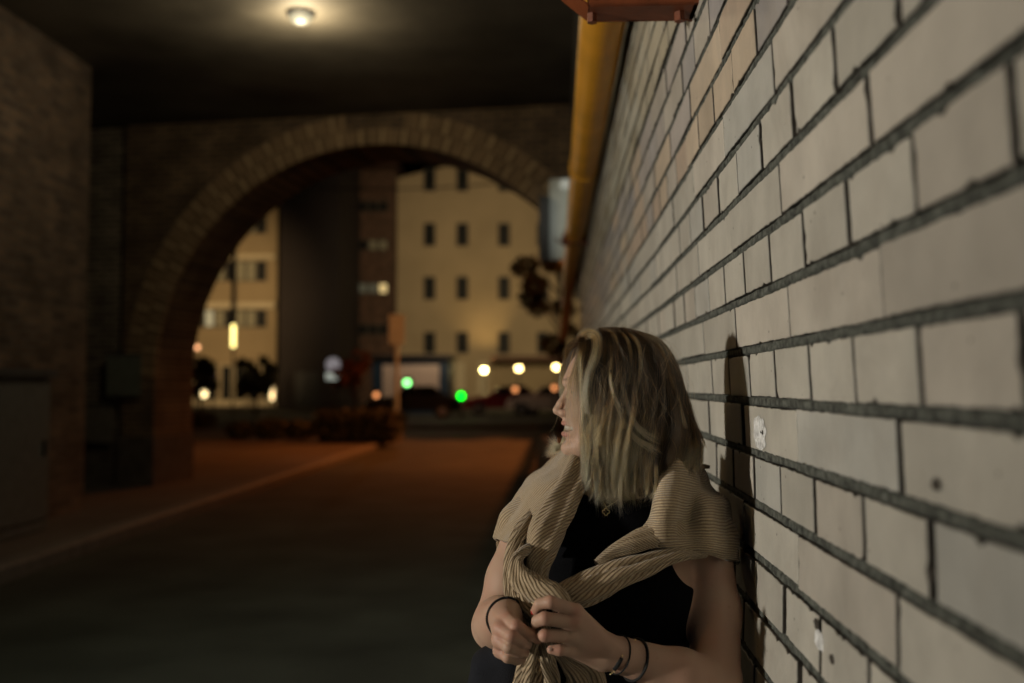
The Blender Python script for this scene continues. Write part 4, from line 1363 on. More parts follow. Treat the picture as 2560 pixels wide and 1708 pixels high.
def grid_mesh(name, G, parent, across='v', closed_u=False, thick=0.0, rib_dir=0, waves=0.0, seed=0):
    """G: (nv, nu, 3).  rib_dir 0: ribs run along v (constant u), 1: ribs run along u"""
    nv, nu = G.shape[:2]
    if waves:
        nrm = np.cross(np.gradient(G, axis=1), np.gradient(G, axis=0)); nrm /= np.linalg.norm(nrm, axis=2, keepdims=True)+1e-9
        for iv in range(nv):
            for iu in range(nu):
                q = G[iv, iu]
                G[iv, iu] = q + nrm[iv, iu]*waves*noise.noise(Vector((q[0]*26, q[1]*26+seed, q[2]*26)))
    du = np.linalg.norm(np.diff(G, axis=1), axis=2).mean(0); dv = np.linalg.norm(np.diff(G, axis=0), axis=2).mean(1)
    cu = np.concatenate([[0], np.cumsum(du)]); cv = np.concatenate([[0], np.cumsum(dv)])
    if rib_dir == 0: uu, vv = np.meshgrid(cu, cv)
    else: vv, uu = np.meshgrid(cu, cv)
    uv = np.stack([uu, vv], -1).reshape(-1, 2)
    idx = np.arange(nv*nu).reshape(nv, nu)
    a, b_, c_, d_ = idx[:-1,:-1], idx[:-1,1:], idx[1:,1:], idx[1:,:-1]
    Q = np.stack([a, b_, c_, d_], -1).reshape(-1, 4)
    o = np_mesh(name, G.reshape(-1,3) - WO, Q, M['knit'], parent, True, uv.astype(f32))
    if thick:
        md = o.modifiers.new('solid', 'SOLIDIFY'); md.thickness = thick; md.offset = 0
    return o

def sleeve(name, pts, hw, th, parent, flat=.5, folds=3, fold_amp=.16, twist=0.0, seed=1, nseg=90, ns=56, view=(0,-1,0), exp=2.4):
    """tube of knit along pts; hw = half width seen from the front, th = half thickness"""
    C_ = catmull(pts, nseg); Wd = catmull(np.array(hw, float)[:,None], nseg)[:,0]; Td = catmull(np.array(th, float)[:,None], nseg)[:,0]
    T = np.gradient(C_, axis=0); T /= np.linalg.norm(T, axis=1, keepdims=True)
    vw = np.array(view, float)
    S_ = np.cross(T, vw); S_ /= np.linalg.norm(S_, axis=1, keepdims=True)
    D_ = np.cross(S_, T)
    rd = random.Random(seed)
    fo = [(rd.uniform(0, 6.28), rd.choice([3,4,5,6]), rd.uniform(.5,1), rd.uniform(-2.5, 2.5)) for _ in range(folds)]
    G = np.zeros((nseg, ns+1, 3))
    cl = np.linspace(0, 1, nseg)
    for j in range(ns+1):
        a = 2*pi*j/ns
        tw = twist*cl
        r = np.ones(nseg)
        for (p0, kf, am, dr) in fo:
            r -= fold_amp*am*np.maximum(0, np.cos(kf*a + p0 + dr*cl*3))**3
        ca_, sa_ = np.cos(a + tw*0), np.sin(a + tw*0)
        cx = np.sign(ca_)*np.abs(ca_)**(2/exp); sx = np.sign(sa_)*np.abs(sa_)**(2/exp)
        G[:, j] = C_ + S_*(cx*Wd*r)[:,None] + D_*(sx*Td*r)[:,None]
    # twist only moves the knit pattern around the tube
    o = grid_mesh(name, G, parent, waves=.0028, seed=seed*3.1)
    if twist:
        uvl = o.data.uv_layers[0].data
        arr = np.zeros(len(uvl)*2, f32); uvl.foreach_get('uv', arr); arr = arr.reshape(-1,2)
        L = arr[:,1].max()
        arr[:,0] += twist*arr[:,1]
        uvl.foreach_set('uv', arr.ravel())
    return o

sweater = empty('sweater', (0,0,0)); sweater.parent = woman
def S(*rows):
    return [[c2(*q).astype(float) for q in row] for row in rows]
def shell(name, rows, nv=110, nu=90, rib=1, waves=.004, seed=0, thick=.006, rot=0.0):
    R_ = np.array(rows)
    A = catmull(R_, nv)                       # along rows
    B_ = catmull(np.swapaxes(A, 0, 1), nu)
    G = push_out(np.swapaxes(B_, 0, 1).copy(), .0085)
    o = grid_mesh(name, G, sweater, rib_dir=rib, waves=waves, seed=seed, thick=thick)
    if rot:
        uvl = o.data.uv_layers[0].data
        arr = np.zeros(len(uvl)*2, f32); uvl.foreach_get('uv', arr); arr = arr.reshape(-1,2)
        c_, s_ = cos(rot), sin(rot)
        arr = np.stack([arr[:,0]*c_ - arr[:,1]*s_, arr[:,0]*s_ + arr[:,1]*c_], 1).astype(f32)
        uvl.foreach_set('uv', arr.ravel())
    return o
# right (image) shoulder
RS = S(
 [(1395,-40,1.870),(1440,-80,1.835),(1500,-100,1.835),(1560,-90,1.865),(1610,-40,1.90),(1650,20,1.955),(1640,50,2.0)],
 [(1415,60,1.825),(1450,40,1.795),(1530,20,1.795),(1600,40,1.825),(1650,60,1.875),(1685,90,1.945),(1700,60,2.01)],
 [(1385,180,1.800),(1430,160,1.765),(1530,150,1.770),(1625,170,1.815),(1690,190,1.865),(1735,205,1.925),(1760,190,2.01)],
 [(1360,310,1.780),(1420,290,1.745),(1525,290,1.755),(1620,300,1.805),(1735,270,1.815),(1845,285,1.885),(1880,290,1.985)],
 [(1325,430,1.770),(1400,425,1.738),(1500,420,1.745),(1600,430,1.795),(1750,400,1.795),(1865,415,1.865),(1905,420,1.965)],
 [(1290,520,1.768),(1380,530,1.738),(1490,530,1.742),(1600,545,1.775),(1760,540,1.780),(1885,560,1.850),(1930,570,1.95)],
 [(1330,610,1.775),(1420,640,1.755),(1510,645,1.757),(1620,620,1.768),(1760,625,1.778),(1895,660,1.848),(1940,680,1.94)],
 [(1400,650,1.79),(1480,668,1.772),(1540,672,1.772),(1630,650,1.778),(1765,668,1.788),(1900,722,1.850),(1945,735,1.94)])
shell('shoulder_drape', RS, rib=1, seed=2, waves=.006)
# left (image) shoulder
LS = S(
 [(700,-60,2.00),(745,-80,1.96),(790,-100,1.90),(830,-60,1.855),(858,10,1.850),(862,30,1.90)],
 [(560,80,2.00),(600,45,1.95),(655,40,1.875),(725,60,1.825),(800,110,1.805),(815,120,1.86)],
 [(450,200,1.98),(472,160,1.93),(525,170,1.845),(620,215,1.785),(735,270,1.775),(760,290,1.83)],
 [(370,340,1.97),(382,300,1.92),(430,325,1.825),(530,365,1.770),(660,420,1.752),(690,440,1.80)],
 [(300,470,1.95),(300,450,1.90),(345,470,1.815),(440,510,1.755),(590,560,1.735),(630,590,1.78)],
 [(262,570,1.93),(243,552,1.88),(290,565,1.805),(370,585,1.750),(520,640,1.725),(560,680,1.77)])
shell('shoulder_drape', LS, rib=0, seed=7, waves=.006, rot=-.5)
# back panel joining the shoulders, behind neck and shoulder blades
BP = [[np.array(RS[k][-1]), np.array([.30-.02*k, 2.03, RS[k][-1][2]]), np.array([.11, 2.045, 1.34-.055*k]), np.array(LS[min(k,5)][0])*np.array([1,0,1])+np.array([.06, 2.035, 0]), np.array(LS[min(k,5)][0])+np.array([0,0,-.012*max(0,k-5)])] for k in range(8)]
R_ = np.array(BP); A = catmull(R_, 60); G = np.swapaxes(catmull(np.swapaxes(A,0,1), 80),0,1).copy()
grid_mesh('back_panel', G, sweater, rib_dir=0, waves=.004, thick=.006)
def path(*pts): return [c2(*p).astype(float) for p in pts]
px = .000264
# broad left strand: neck to knot
sleeve('sleeve', path((850,-60,1.86),(800,110,1.815),(725,270,1.782),(640,430,1.752),(575,590,1.727),(540,720,1.712),(545,830,1.700),(590,930,1.690)),
       [80*px,100*px,112*px,130*px,118*px,95*px,75*px,55*px], [.018,.020,.022,.024,.024,.022,.018,.014], sweater, folds=3, fold_amp=.20, twist=.55, seed=4)
# outer strand falling from the shoulder to the hands and on down
sleeve('sleeve', path((540,330,1.800),(440,500,1.752),(385,620,1.722),(352,760,1.705),(362,920,1.692),(430,1050,1.678),(505,1180,1.662),(515,1300,1.664),(495,1430,1.682),(470,1600,1.70),(455,1850,1.72)),
       [30*px,62*px,58*px,48*px,52*px,60*px,62*px,62*px,82*px,100*px,120*px], [.010,.018,.018,.016,.016,.015,.014,.015,.018,.020,.022], sweater, folds=3, fold_amp=.26, twist=.25, seed=11)
# upper twisted fold of the right strand
sleeve('sleeve', path((1540,470,1.775),(1400,520,1.755),(1270,565,1.742),(1160,610,1.733),(1060,660,1.725),(960,730,1.715)),
       [70*px,78*px,72*px,62*px,42*px,25*px], [.020,.020,.018,.016,.012,.008], sweater, folds=2, fold_amp=.16, twist=1.0, seed=5)
# long diagonal strand from the right shoulder to the knot
sleeve('sleeve', path((1720,650,1.790),(1560,660,1.768),(1400,700,1.745),(1230,765,1.727),(1050,835,1.712),(890,905,1.698),(740,960,1.688),(630,1000,1.682)),
       [40*px,50*px,66*px,88*px,108*px,112*px,92*px,60*px], [.012,.016,.018,.020,.021,.020,.017,.012], sweater, folds=3, fold_amp=.20, twist=-.30, seed=6)
# roll that wraps over the knot
sleeve('sleeve', path((600,570,1.745),(460,635,1.705),(395,720,1.682),(430,830,1.670),(530,905,1.660),(640,950,1.652),(730,1000,1.650),(790,1060,1.660)),
       [16*px,34*px,46*px,78*px,88*px,84*px,60*px,30*px], [.010,.014,.018,.020,.020,.018,.014,.008], sweater, folds=2, fold_amp=.18, twist=.4, seed=8)
# strand through the hands, then a tail
sleeve('sleeve', path((470,900,1.668),(490,1010,1.664),(545,1120,1.655),(590,1230,1.655),(600,1330,1.664),(610,1430,1.678),(640,1560,1.692),(650,1800,1.71)),
       [70*px,80*px,66*px,52*px,56*px,58*px,66*px,72*px], [.015,.016,.014,.013,.014,.017,.019,.020], sweater, folds=3, fold_amp=.28, twist=-.3, seed=15)
sleeve('sleeve', path((640,1290,1.672),(740,1380,1.688),(840,1470,1.712),(880,1570,1.724),(890,1800,1.735)),
       [40*px,60*px,110*px,140*px,150*px], [.010,.014,.018,.020,.020], sweater, folds=3, fold_amp=.2, twist=-.1, seed=21)

# ------------------------------------------------------------------ necklace and bracelets
M['gold'] = plain('gold', (.95,.76,.42), .38, 1.0, var=.05)
M['cord'] = plain('black_cord', (.008,.008,.008), .7, bump=.5, bscale=600)
nk = empty('necklace', (0,0,0)); nk.parent = woman
def surf_y(p, f, y0=1.60, y1=1.9, gap=.002):
    """slide a point along +Y until it touches the field"""
    q = np.array([p], dtype=f32); y = y0
    for _ in range(80):
        q[0,1] = y; d = float(f(q)[0])
        if d < gap: break
        y += max(d-gap, .0006)*.8
        if y > y1: break
    q[0,1] = y
    return Vector((q[0] - WO).tolist())
def chain_pts(pp, n):
    C_ = catmull([c2(x, y, 1.75).astype(float) for x, y in pp], n)
    return [surf_y(c, both, gap=.0014) for c in C_]
mb = MB(); mb.tube(chain_pts([(960,180),(985,240),(1005,290),(1020,322),(1034,350)], 26), .0009, 6)
mb.build('chain', M['gold'], nk, True)
mb = MB(); mb.tube(chain_pts([(1250,200),(1190,255),(1140,290),(1085,322),(1040,350)], 30), .0009, 6)
mb.build('chain', M['gold'], nk, True)
pc = surf_y(c2(1032, 381, 1.75), both, gap=.002)
mb = MB(); pts = []
sc_ = .0061
for k in range(65):
    a = 2*pi*k/64
    r = sc_*(.62 + .42*abs(cos(2*a))**.8)
    pts.append(pc + Vector((r*cos(a), -.0005, r*sin(a))))
mb.tube(pts, .0011, 8); mb.tube([pc+Vector((0,0,sc_)), pc+Vector((.0004,0,sc_+.0035))], .0010, 6)
mb.build('clover_pendant', M['gold'], nk, True)
def band(name, center, axis, rx, ry, up, r, parent, mat, a0=0, a1=2*pi):
    ax = Vector(axis).normalized(); u = Vector(up); u = (u - ax*u.dot(ax)).normalized(); w = ax.cross(u)
    c = Vector((np.array(center)-WO).tolist())
    pts = []
    for k in range(49):
        a = 2*pi*k/48; dr_ = u*cos(a) + w*sin(a); t = .022
        cw = np.array([c + Vector(WO.tolist()) + dr_*(.020+.0005*j) for j in range(70)], dtype=f32)
        dv_ = body_field(cw); ok = np.where(dv_ > r*.8)[0]
        t = .020 + .0005*(ok[0] if len(ok) else 30)
        pts.append(c + dr_*t)
    pts = [Vector(q) for q in catmull(np.array([np.array(q) for q in pts[:-1]][::2]), 49, closed=True)]
    pts.append(pts[0])
    mb = MB(); mb.tube(pts, r, 8); return mb.build(name, mat, parent, True), pts
fa = (ELR - c4(1760,1030,1.662)); fa = fa/np.linalg.norm(fa)
b1, pts = band('bracelet', c4(1690,1010,1.656), fa, .0325, .0325, (0,0,1), .0013, woman, M['cord'])
mb = MB(); mb.sphere(pts[0]*0 + Vector((c4(1733,1025,1.624)-WO).tolist()), .0017, 10, 8); mb.build('bead', M['gold'], b1, True)
mb = MB(); a_ = Vector((c4(1728,1045,1.626)-WO).tolist()); b_ = Vector((c4(1650,1170,1.632)-WO).tolist())
mb.tube([a_, a_.lerp(b_, .5)+Vector((0,-.002,0)), b_], [.0035,.0042,.0035], 10); mb.build('leather_strip', M['cord'], b1, True)
for k, (x, y) in enumerate(((1645,1195),(1625,1208),(1605,1222))):
    mb = MB(); mb.sphere(Vector((c4(x,y,1.636)-WO).tolist()), .0014, 8, 6); mb.build('bead', M['gold'], b1, True)
b2, pts = band('bracelet', c4(1835,1060,1.675), fa, .0358, .0358, (0,0,1), .0024, woman, M['cord'])
mb = MB(); mb.sphere(Vector((c4(1870,856,1.664)-WO).tolist()), .0019, 10, 8); mb.build('bead', M['gold'], b2, True)
fb = (c4(520,650,1.615) - c4(400,520,1.675)); fb = fb/np.linalg.norm(fb)
band('hair_tie', c4(482,585,1.648), fb, .0295, .0295, (0,0,1), .0019, woman, M['cord'])
# ================================================================== HAIR
hr = np.random.default_rng(11)
def c1(x, y, c):
    """hair crop coordinates (x, y) at lateral offset c towards the camera -> world"""
    sx, sy = 1150 + x/3.3099, 780 + y/3.3099
    Y = HC[1] - c
    return Pn(sx, sy, Y)
# guide table: s in 0..1 front -> back; each guide is a list of (x, y, c)
GUIDES = [
 (0.00, [(1075,185,.020),(1035,235,.048),(1010,330,.066),(1000,440,.074),(1005,560,.078),(1018,700,.080),(1035,850,.080),(1035,1000,.078),(1030,1150,.074),(1045,1300,.070),(1060,1420,.066)]),
 (0.08, [(1110,170,.020),(1130,215,.046),(1110,330,.070),(1070,450,.082),(1050,580,.087),(1055,720,.090),(1075,860,.090),(1080,1000,.088),(1075,1160,.084),(1090,1320,.080),(1110,1470,.074)]),
 (0.22, [(1180,148,.020),(1235,190,.046),(1250,310,.074),(1250,440,.088),(1235,580,.094),(1215,730,.097),(1190,880,.098),(1170,1030,.096),(1160,1190,.092),(1170,1350,.088),(1190,1500,.082)]),
 (0.40, [(1240,145,.018),(1330,195,.044),(1370,310,.074),(1385,440,.090),(1380,590,.098),(1360,740,.102),(1335,890,.103),(1310,1050,.101),(1290,1210,.098),(1285,1370,.093),(1300,1520,.086)]),
 (0.58, [(1290,148,.016),(1430,200,.042),(1490,310,.070),(1515,440,.086),(1525,590,.096),(1515,740,.101),(1490,890,.102),(1460,1050,.100),(1430,1210,.097),(1415,1370,.092),(1420,1510,.085)]),
 (0.74, [(1330,152,.012),(1510,205,.036),(1595,310,.058),(1640,440,.072),(1660,590,.082),(1665,740,.088),(1655,890,.090),(1630,1050,.089),(1590,1210,.087),(1555,1360,.083),(1540,1480,.078)]),
 (0.88, [(1360,158,.006),(1580,220,.024),(1690,330,.038),(1750,460,.048),(1790,600,.056),(1815,740,.062),(1830,890,.064),(1830,1040,.064),(1800,1180,.062),(1780,1310,.058),(1800,1400,.052)]),
 (1.00, [(1375,162,-.002),(1630,238,.004),(1740,350,.008),(1800,470,.012),(1845,610,.016),(1880,750,.020),(1915,890,.024),(1950,1020,.032),(1965,1130,.042),(1960,1240,.048),(1965,1320,.050)]),
]
GS = np.array([g[0] for g in GUIDES])
GP = np.array([[c1(*q) for q in g[1]] for g in GUIDES])           # (8, 11, 3)
NK = 24
GD = np.stack([catmull(g, NK) for g in GP])                        # (8, NK, 3)
def guide(s):
    s = np.clip(s, 0, 1)
    i = np.clip(np.searchsorted(GS, s, side='right')-1, 0, len(GS)-2)
    t = ((s-GS[i])/(GS[i+1]-GS[i]))[:, None, None]
    return GD[i]*(1-t) + GD[i+1]*t
tt = np.linspace(0, 1, NK)
strands, radii, tints, tips = [], [], [], []
def add_strands(Pts, r, tint, tip=.8):
    tips.append(np.broadcast_to(np.asarray(tip, dtype=f32), (Pts.shape[0],)).copy()); strands.append(Pts); radii.append(np.broadcast_to(r, Pts.shape[:2]) if np.ndim(r) else np.full(Pts.shape[:2], r)); tints.append(tint)
def smooth_noise(n, amp, k=4):
    """(n, NK, 3) smooth random offsets growing along the strand"""
    ctrl = hr.normal(size=(k, n, 3))
    return catmull(ctrl, NK).transpose(1, 0, 2)*amp
def hair_side(n, side=1, clumps=230, spread=1.0, drop=None):
    cs = np.sort(hr.uniform(0, 1, clumps))
    coff = smooth_noise(clumps, .0056)
    cdep = hr.uniform(-.020, .006, clumps)
    clen = hr.normal(.965, .05, clumps).clip(.82, 1.06)
    clight = hr.choice([0.0, .25, .5, 1.0], clumps, p=[.60, .22, .12, .06])
    ci = hr.integers(0, clumps, n)
    width = hr.normal(0, .010, n)
    s = np.clip(cs[ci] + width, 0, 1)
    G = guide(s).copy()
    G += coff[ci]*(.15 + tt[None, :, None])
    # jitter across; tapers together towards the tips of each clump
    j = hr.normal(size=(n, 1, 3))*np.array([.0016, .0016, .0016])
    G += j*(1.1 - .55*tt)[None, :, None]
    G += smooth_noise(n, .0011, 5)*(.2+tt)[None, :, None]
    dep = (cdep[ci] + hr.uniform(-.007, .001, n))
    env = np.clip(tt*6, 0, 1)
    q = (G - HC)
    lat = q @ Lv
    G += (dep[:, None]*env[None])[..., None]*Lv
    # length variation: squeeze the parameter
    L = (clen[ci] + hr.normal(0, .06, n)).clip(.6, 1.10)
    out = np.empty_like(G)
    tq = np.clip(tt[None]*L[:, None], 0, 1)*(NK-1)
    i = np.minimum(tq.astype(int), NK-2); u = (tq-i)[..., None]
    ar = np.arange(n)[:, None]
    out = G[ar, i]*(1-u) + G[ar, i+1]*u
    over = np.clip(L-1, 0, None)[:, None, None]
    out[:, -1:] += (G[:, -1:] - G[:, -2:-1])*over*NK
    if side < 0:
        q = (out - HC) @ Rh
        q[..., 2] *= -1
        out = HC + q @ Rh.T
    li = np.clip(clight[ci] + hr.normal(0, .10, n), 0, 1)
    return out.astype(f32), li.astype(f32), s
def tipfac(s): return np.clip(1.05 - np.clip(s-.50, 0, 1)*2.9, .05, 1) 
Pts, li, s = hair_side(15000)
add_strands(Pts, hr.uniform(.00011, .00019, len(Pts))[:, None]*np.ones(NK), li*np.clip(1.15-s, .2, 1), tipfac(s))
Pts, li, s = hair_side(9000, side=-1)
# far side hangs in front of the far shoulder; slightly further forward
add_strands(Pts, hr.uniform(.00012, .00020, len(Pts))[:, None]*np.ones(NK), li, tipfac(s))

def lock(pts, n, wid, light, tipw=.5, r=(.00011,.00018), jit=.0012, fray=0.0, lenj=.06):
    """a lock along pts [(x, y, c)...] in hair-crop coordinates"""
    g = catmull(np.array([c1(*q) for q in pts], dtype=float), NK)
    T = np.gradient(g, axis=0); T /= np.linalg.norm(T, axis=1, keepdims=True)
    S_ = np.cross(T, Lv.astype(float)); S_ /= np.linalg.norm(S_, axis=1, keepdims=True)
    a = hr.normal(0, .5, n)[:, None]; b_ = hr.normal(0, .28, n)[:, None]
    ww = wid*(1 - (1-tipw)*tt)[None]
    P_ = g[None] + S_[None]*(a*ww)[..., None] + Lv[None, None]*(b_*ww)[..., None]
    P_ += smooth_noise(n, jit, 5)*(.25+tt)[None, :, None]
    if fray: P_ += (hr.normal(size=(n,1,3))*fray)*(tt[None,:,None]**4)
    L = (1 + hr.normal(-.02, lenj, n)).clip(.6, 1.0)
    tq = tt[None]*L[:, None]*(NK-1); i = np.minimum(tq.astype(int), NK-2); u = (tq-i)[..., None]
    ar = np.arange(n)[:, None]
    P_ = P_[ar, i]*(1-u) + P_[ar, i+1]*u
    add_strands(P_.astype(f32), hr.uniform(r[0], r[1], n)[:, None]*np.ones(NK), np.clip(light + hr.normal(0, .12, n), 0, 1.3).astype(f32))
# rolled front lock that arches off the parting
lock([(1000,250,.050),(1015,205,.060),(1060,178,.066),(1110,190,.072),(1135,240,.080),(1128,320,.088),(1105,400,.093),(1075,490,.096),(1050,600,.097),(1045,720,.097),(1060,850,.096)], 260, .0080, .62, tipw=.8)
lock([(1070,180,.040),(1120,172,.060),(1142,230,.078),(1135,310,.088),(1112,390,.094),(1085,470,.097),(1060,560,.099),(1048,680,.099)], 120, .0030, 1.0, tipw=.7)
# pale front edge lock
lock([(1010,260,.052),(1005,330,.066),(1008,420,.076),(1018,520,.082),(1025,640,.086),(1028,760,.088),(1035,880,.088),(1045,1000,.086),(1035,1150,.082),(1040,1300,.078),(1030,1420,.072)], 300, .0055, .95, tipw=1.3, fray=.004)
# highlight locks on top and side
lock([(1150,148,.020),(1225,160,.040),(1275,200,.058),(1300,270,.072),(1318,360,.084),(1330,470,.092),(1345,600,.099),(1370,720,.104),(1405,840,.106),(1450,930,.106),(1520,1000,.104),(1620,1055,.100)], 140, .0048, .85, tipw=.55, fray=.004)
lock([(1240,170,.045),(1255,260,.068),(1258,380,.084),(1248,500,.094),(1255,620,.101),(1285,740,.105),(1330,850,.107),(1385,960,.107),(1470,1060,.105),(1560,1110,.102),(1640,1165,.098)], 130, .0046, .70, tipw=.5, fray=.004)
lock([(1248,480,.098),(1245,560,.104),(1262,640,.107),(1290,720,.108),(1330,800,.108)], 60, .0018, 1.25, tipw=.5)
lock([(1330,170,.030),(1430,210,.052),(1480,290,.070),(1492,390,.084),(1485,500,.093),(1465,620,.099),(1440,740,.102)], 120, .0040, .62)
lock([(1290,160,.035),(1360,200,.055),(1400,280,.072),(1415,380,.084),(1412,490,.093),(1395,600,.099)], 90, .0034, .55)
lock([(1520,210,.030),(1640,300,.045),(1700,420,.055),(1740,560,.062),(1790,700,.064),(1830,840,.064),(1870,960,.062)], 150, .0060, .42)
# lower pale curtain over neck and chest
for k in range(26):
    x = 1050 + 22*k + hr.uniform(-10, 10)
    y0 = hr.uniform(820, 1000); y1 = hr.uniform(1400, 1545) - abs(x-1330)*.12
    c0 = .098 - .00003*abs(x-1350)
    lock([(x+30,y0,c0-.004),(x+12,y0+150,c0+.002),(x-4,y0+300,c0),(x-8,(y0+y1)/2+150,c0-.005),(x+hr.uniform(-25,25),y1,c0-.014)], 170, .0095, hr.uniform(.55, 1.15), tipw=.45, fray=.004, lenj=.10)
# back ends that flick out towards the wall
for k in range(13):
    q = k/12
    x0 = 1700 + 150*q; xb = 1800 + 160*q
    lock([(x0,620+40*q,.05-.035*q),(x0+55,820,.052-.035*q),(x0+85,980,.052-.035*q),(xb+30*q,1120,.058-.01*q),(xb+30-50*(k%3),1240,.060-.008*q),(xb+20-60*(k%3),1290+30*(k%2),.060-.006*q)], 130, .0060, hr.uniform(.0,.5), tipw=.4, fray=.003, lenj=.14)
lock([(1895,850,.03),(1935,960,.038),(1940,1080,.046),(1915,1180,.054),(1870,1240,.060),(1820,1250,.062)], 70, .0022, .3)
lock([(1915,860,.024),(1960,980,.032),(1985,1100,.042),(1975,1220,.052),(1950,1330,.058)], 110, .0035, .25, fray=.004)
lock([(1930,900,.02),(1985,1000,.03),(2012,1070,.036),(2020,1130,.04)], 40, .0020, .2, fray=.003)
# thin veil of wisps over the cheek
for k in range(95):
    x0 = hr.uniform(985, 1050); x1 = hr.uniform(860, 1000); b_ = hr.uniform(.0, 1)
    yt = hr.uniform(240, 300); ye = hr.uniform(900, 1260)
    lock([(x0,yt,.052),(x0*.6+x1*.4,yt+140,.066),(x1+30,yt+300,.074),(x1+10,yt+460,.077),(x1+18,(yt+460+ye)/2,.078),(x1+hr.uniform(0,60),ye,.074)], 4, .0016, hr.uniform(.6,1.2), r=(.00006,.00011), jit=.0016)
# strands in front of the nose and mouth
lock([(960,255,.040),(915,420,.045),(880,600,.04),(845,740,.030),(825,860,.02),(850,950,.01)], 5, .003, .9, r=(.00007,.00011))
lock([(870,640,.04),(840,760,.03),(800,870,.02),(770,950,.01),(735,995,.0)], 3, .0012, .9, r=(.00007,.0001))
# far-side fringe seen in front of the forehead and the flick under the chin
for k in range(46):
    x0 = hr.uniform(905, 985); x1 = hr.uniform(820, 870)
    lock([(x0,hr.uniform(225,275),-.005),(x0-45,320,-.040),(x1+25,430,-.060),(x1+2,540,-.068),(x1-2+hr.uniform(-6,10),660,-.070),(x1+22,760,-.068)], 6, .0022, hr.uniform(.1,.7), r=(.00007,.00012), lenj=.16)
for k in range(12):
    ye = hr.uniform(1030, 1200)
    lock([(900,900,-.075),(880,1000,-.078),(850,1090,-.080),(805,1100+.25*(ye-1030),-.080),(hr.uniform(715,790),ye,-.080)], 55, .0045, hr.uniform(.6,1.1), fray=.004, lenj=.12)
# loose strands that cross the combed hair, and curved ends along the hem
for k in range(90):
    x = hr.uniform(1080, 1750); y = hr.uniform(250, 1000); dx = hr.uniform(-110, 110); L_ = hr.uniform(200, 520)
    bend = hr.uniform(-70, 70)
    lock([(x,y,.098),(x+dx*.3+bend*.6,y+L_*.3,.106),(x+dx*.7+bend,y+L_*.6,.108),(x+dx,y+L_,.104)], 3, .0016, hr.uniform(.3,1.2), r=(.00008,.00014), jit=.003)
for k in range(60):
    x = hr.uniform(1060, 1640); y = hr.uniform(1250, 1420); cr = hr.choice([-1, 1])*hr.uniform(15, 60)
    lock([(x,y-150,.094),(x+cr*.2,y-50,.095),(x+cr*.2,y+60,.092),(x+cr*.7,y+130,.088),(x+cr*1.5,y+165,.085)], 26, .0030, hr.uniform(.2,1.1), tipw=.3, fray=.003, lenj=.15)
# flyaways over the crown and off the back
for k in range(130):
    i = hr.integers(0, 2)
    s0 = hr.uniform(.1, 1.0)
    g = guide(np.array([s0]))[0]
    o_ = (g - HC); o_ /= np.linalg.norm(o_, axis=1, keepdims=True)
    P_ = g + o_*(hr.uniform(.002,.013)*np.sin(tt*pi*hr.uniform(.6,1.4)).clip(0))[:, None] + smooth_noise(1, .006, 6)[0]
    add_strands(P_[None].astype(f32), np.full((1, NK), .00007), np.array([hr.uniform(.3,1.0)], dtype=f32))

def hair_object(name, Sx, Rx, Tx, Ux, mat, parent):
    n = len(Sx)
    hc_ = bpy.data.hair_curves.new(name)
    hc_.add_curves([NK]*n)
    hc_.attributes['position'].data.foreach_set('vector', np.ascontiguousarray(Sx - WO, f32).ravel())
    ra = hc_.attributes.get('radius') or hc_.attributes.new('radius', 'FLOAT', 'POINT')
    taper = (1 - .55*np.linspace(0,1,NK)**3)
    ra.data.foreach_set('value', np.ascontiguousarray(Rx*taper, f32).ravel())
    ta = hc_.attributes.new('tint', 'FLOAT', 'CURVE'); ta.data.foreach_set('value', Tx.astype(f32))
    tb = hc_.attributes.new('tip', 'FLOAT', 'CURVE'); tb.data.foreach_set('value', Ux.astype(f32))
    la = hc_.attributes.new('along', 'FLOAT', 'POINT'); la.data.foreach_set('value', np.tile(np.linspace(0,1,NK), n).astype(f32))
    hc_.materials.append(mat)
    o = bpy.data.objects.new(name, hc_); COL.objects.link(o); o.parent = parent
    return o
m = bpy.data.materials.new('hair'); m.use_nodes = True; nt = m.node_tree
nt.nodes.remove(nt.nodes['Principled BSDF'])
hb = nt.nodes.new('ShaderNodeBsdfHairPrincipled'); hb.parametrization = 'COLOR'
hb.inputs['Roughness'].default_value = .34; hb.inputs['Radial Roughness'].default_value = .45
hb.inputs['Random Roughness'].default_value = .2; hb.inputs['IOR'].default_value = 1.38
ta = N(nt, 'ShaderNodeAttribute', _attribute_name='tint'); la = N(nt, 'ShaderNodeAttribute', _attribute_name='along')
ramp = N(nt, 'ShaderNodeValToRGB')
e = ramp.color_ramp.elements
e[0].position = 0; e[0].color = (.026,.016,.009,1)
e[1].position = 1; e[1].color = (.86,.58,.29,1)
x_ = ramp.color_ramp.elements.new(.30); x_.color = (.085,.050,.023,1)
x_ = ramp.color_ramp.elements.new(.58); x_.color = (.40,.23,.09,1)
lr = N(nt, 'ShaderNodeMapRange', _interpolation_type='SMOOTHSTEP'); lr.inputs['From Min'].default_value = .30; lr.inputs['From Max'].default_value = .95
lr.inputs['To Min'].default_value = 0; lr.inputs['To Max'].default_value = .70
nt.links.new(la.outputs['Fac'], lr.inputs['Value'])
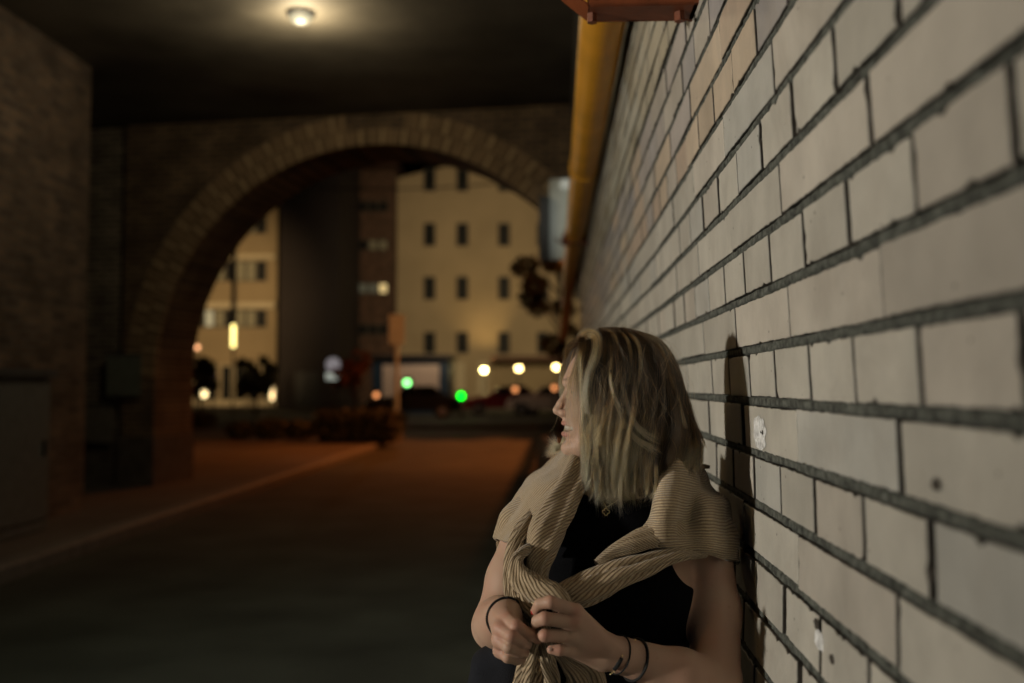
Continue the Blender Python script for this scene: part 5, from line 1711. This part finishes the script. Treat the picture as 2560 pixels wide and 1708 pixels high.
rt = N(nt, 'ShaderNodeMapRange', _interpolation_type='SMOOTHSTEP'); rt.inputs['From Min'].default_value = 0; rt.inputs['From Max'].default_value = .20
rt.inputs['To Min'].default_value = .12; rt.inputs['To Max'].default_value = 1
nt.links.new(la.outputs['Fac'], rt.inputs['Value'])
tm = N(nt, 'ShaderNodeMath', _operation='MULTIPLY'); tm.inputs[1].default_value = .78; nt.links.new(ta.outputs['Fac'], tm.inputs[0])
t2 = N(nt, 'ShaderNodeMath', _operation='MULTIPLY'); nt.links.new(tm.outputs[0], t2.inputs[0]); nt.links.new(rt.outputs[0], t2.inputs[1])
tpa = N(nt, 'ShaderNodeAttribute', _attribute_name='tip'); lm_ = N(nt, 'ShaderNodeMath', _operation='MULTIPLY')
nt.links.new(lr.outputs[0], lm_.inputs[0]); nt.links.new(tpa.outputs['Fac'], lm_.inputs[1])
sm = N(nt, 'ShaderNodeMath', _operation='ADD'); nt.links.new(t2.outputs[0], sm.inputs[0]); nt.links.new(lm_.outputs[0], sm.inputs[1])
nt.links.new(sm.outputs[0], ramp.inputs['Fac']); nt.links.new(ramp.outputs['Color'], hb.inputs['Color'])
nt.links.new(hb.outputs[0], nt.nodes['Material Output'].inputs['Surface'])
M['hair'] = m
Sx = np.concatenate(strands); Rx = np.concatenate(radii); Tx = np.concatenate(tints)
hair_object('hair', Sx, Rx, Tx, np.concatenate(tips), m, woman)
# dark under-layer so that no scalp shows
under = []
def cap_fn(p):
    d = head_fn(p) - .003
    q = (p - HC) @ Rh
    d = smax(d, .045 - .55*(q[:,1]+.02)*0 + (q[:,0] - .078) + np.clip(.05-q[:,1], 0, 1)*.85, .004) if False else smax(d, q[:,0] - (.020 + np.clip(q[:,1]-.045, 0, .1)*.75), .004)
    return smax(d, -.075 - q[:,1], .004)
V, Q = sdf_surface(cap_fn, HC-.14, HC+.14, .004)
np_mesh('hair_roots', V - WO, Q, plain('hair_roots', (.022,.014,.009), .8), woman)
scene.cycles_curves.shape = 'RIBBONS'
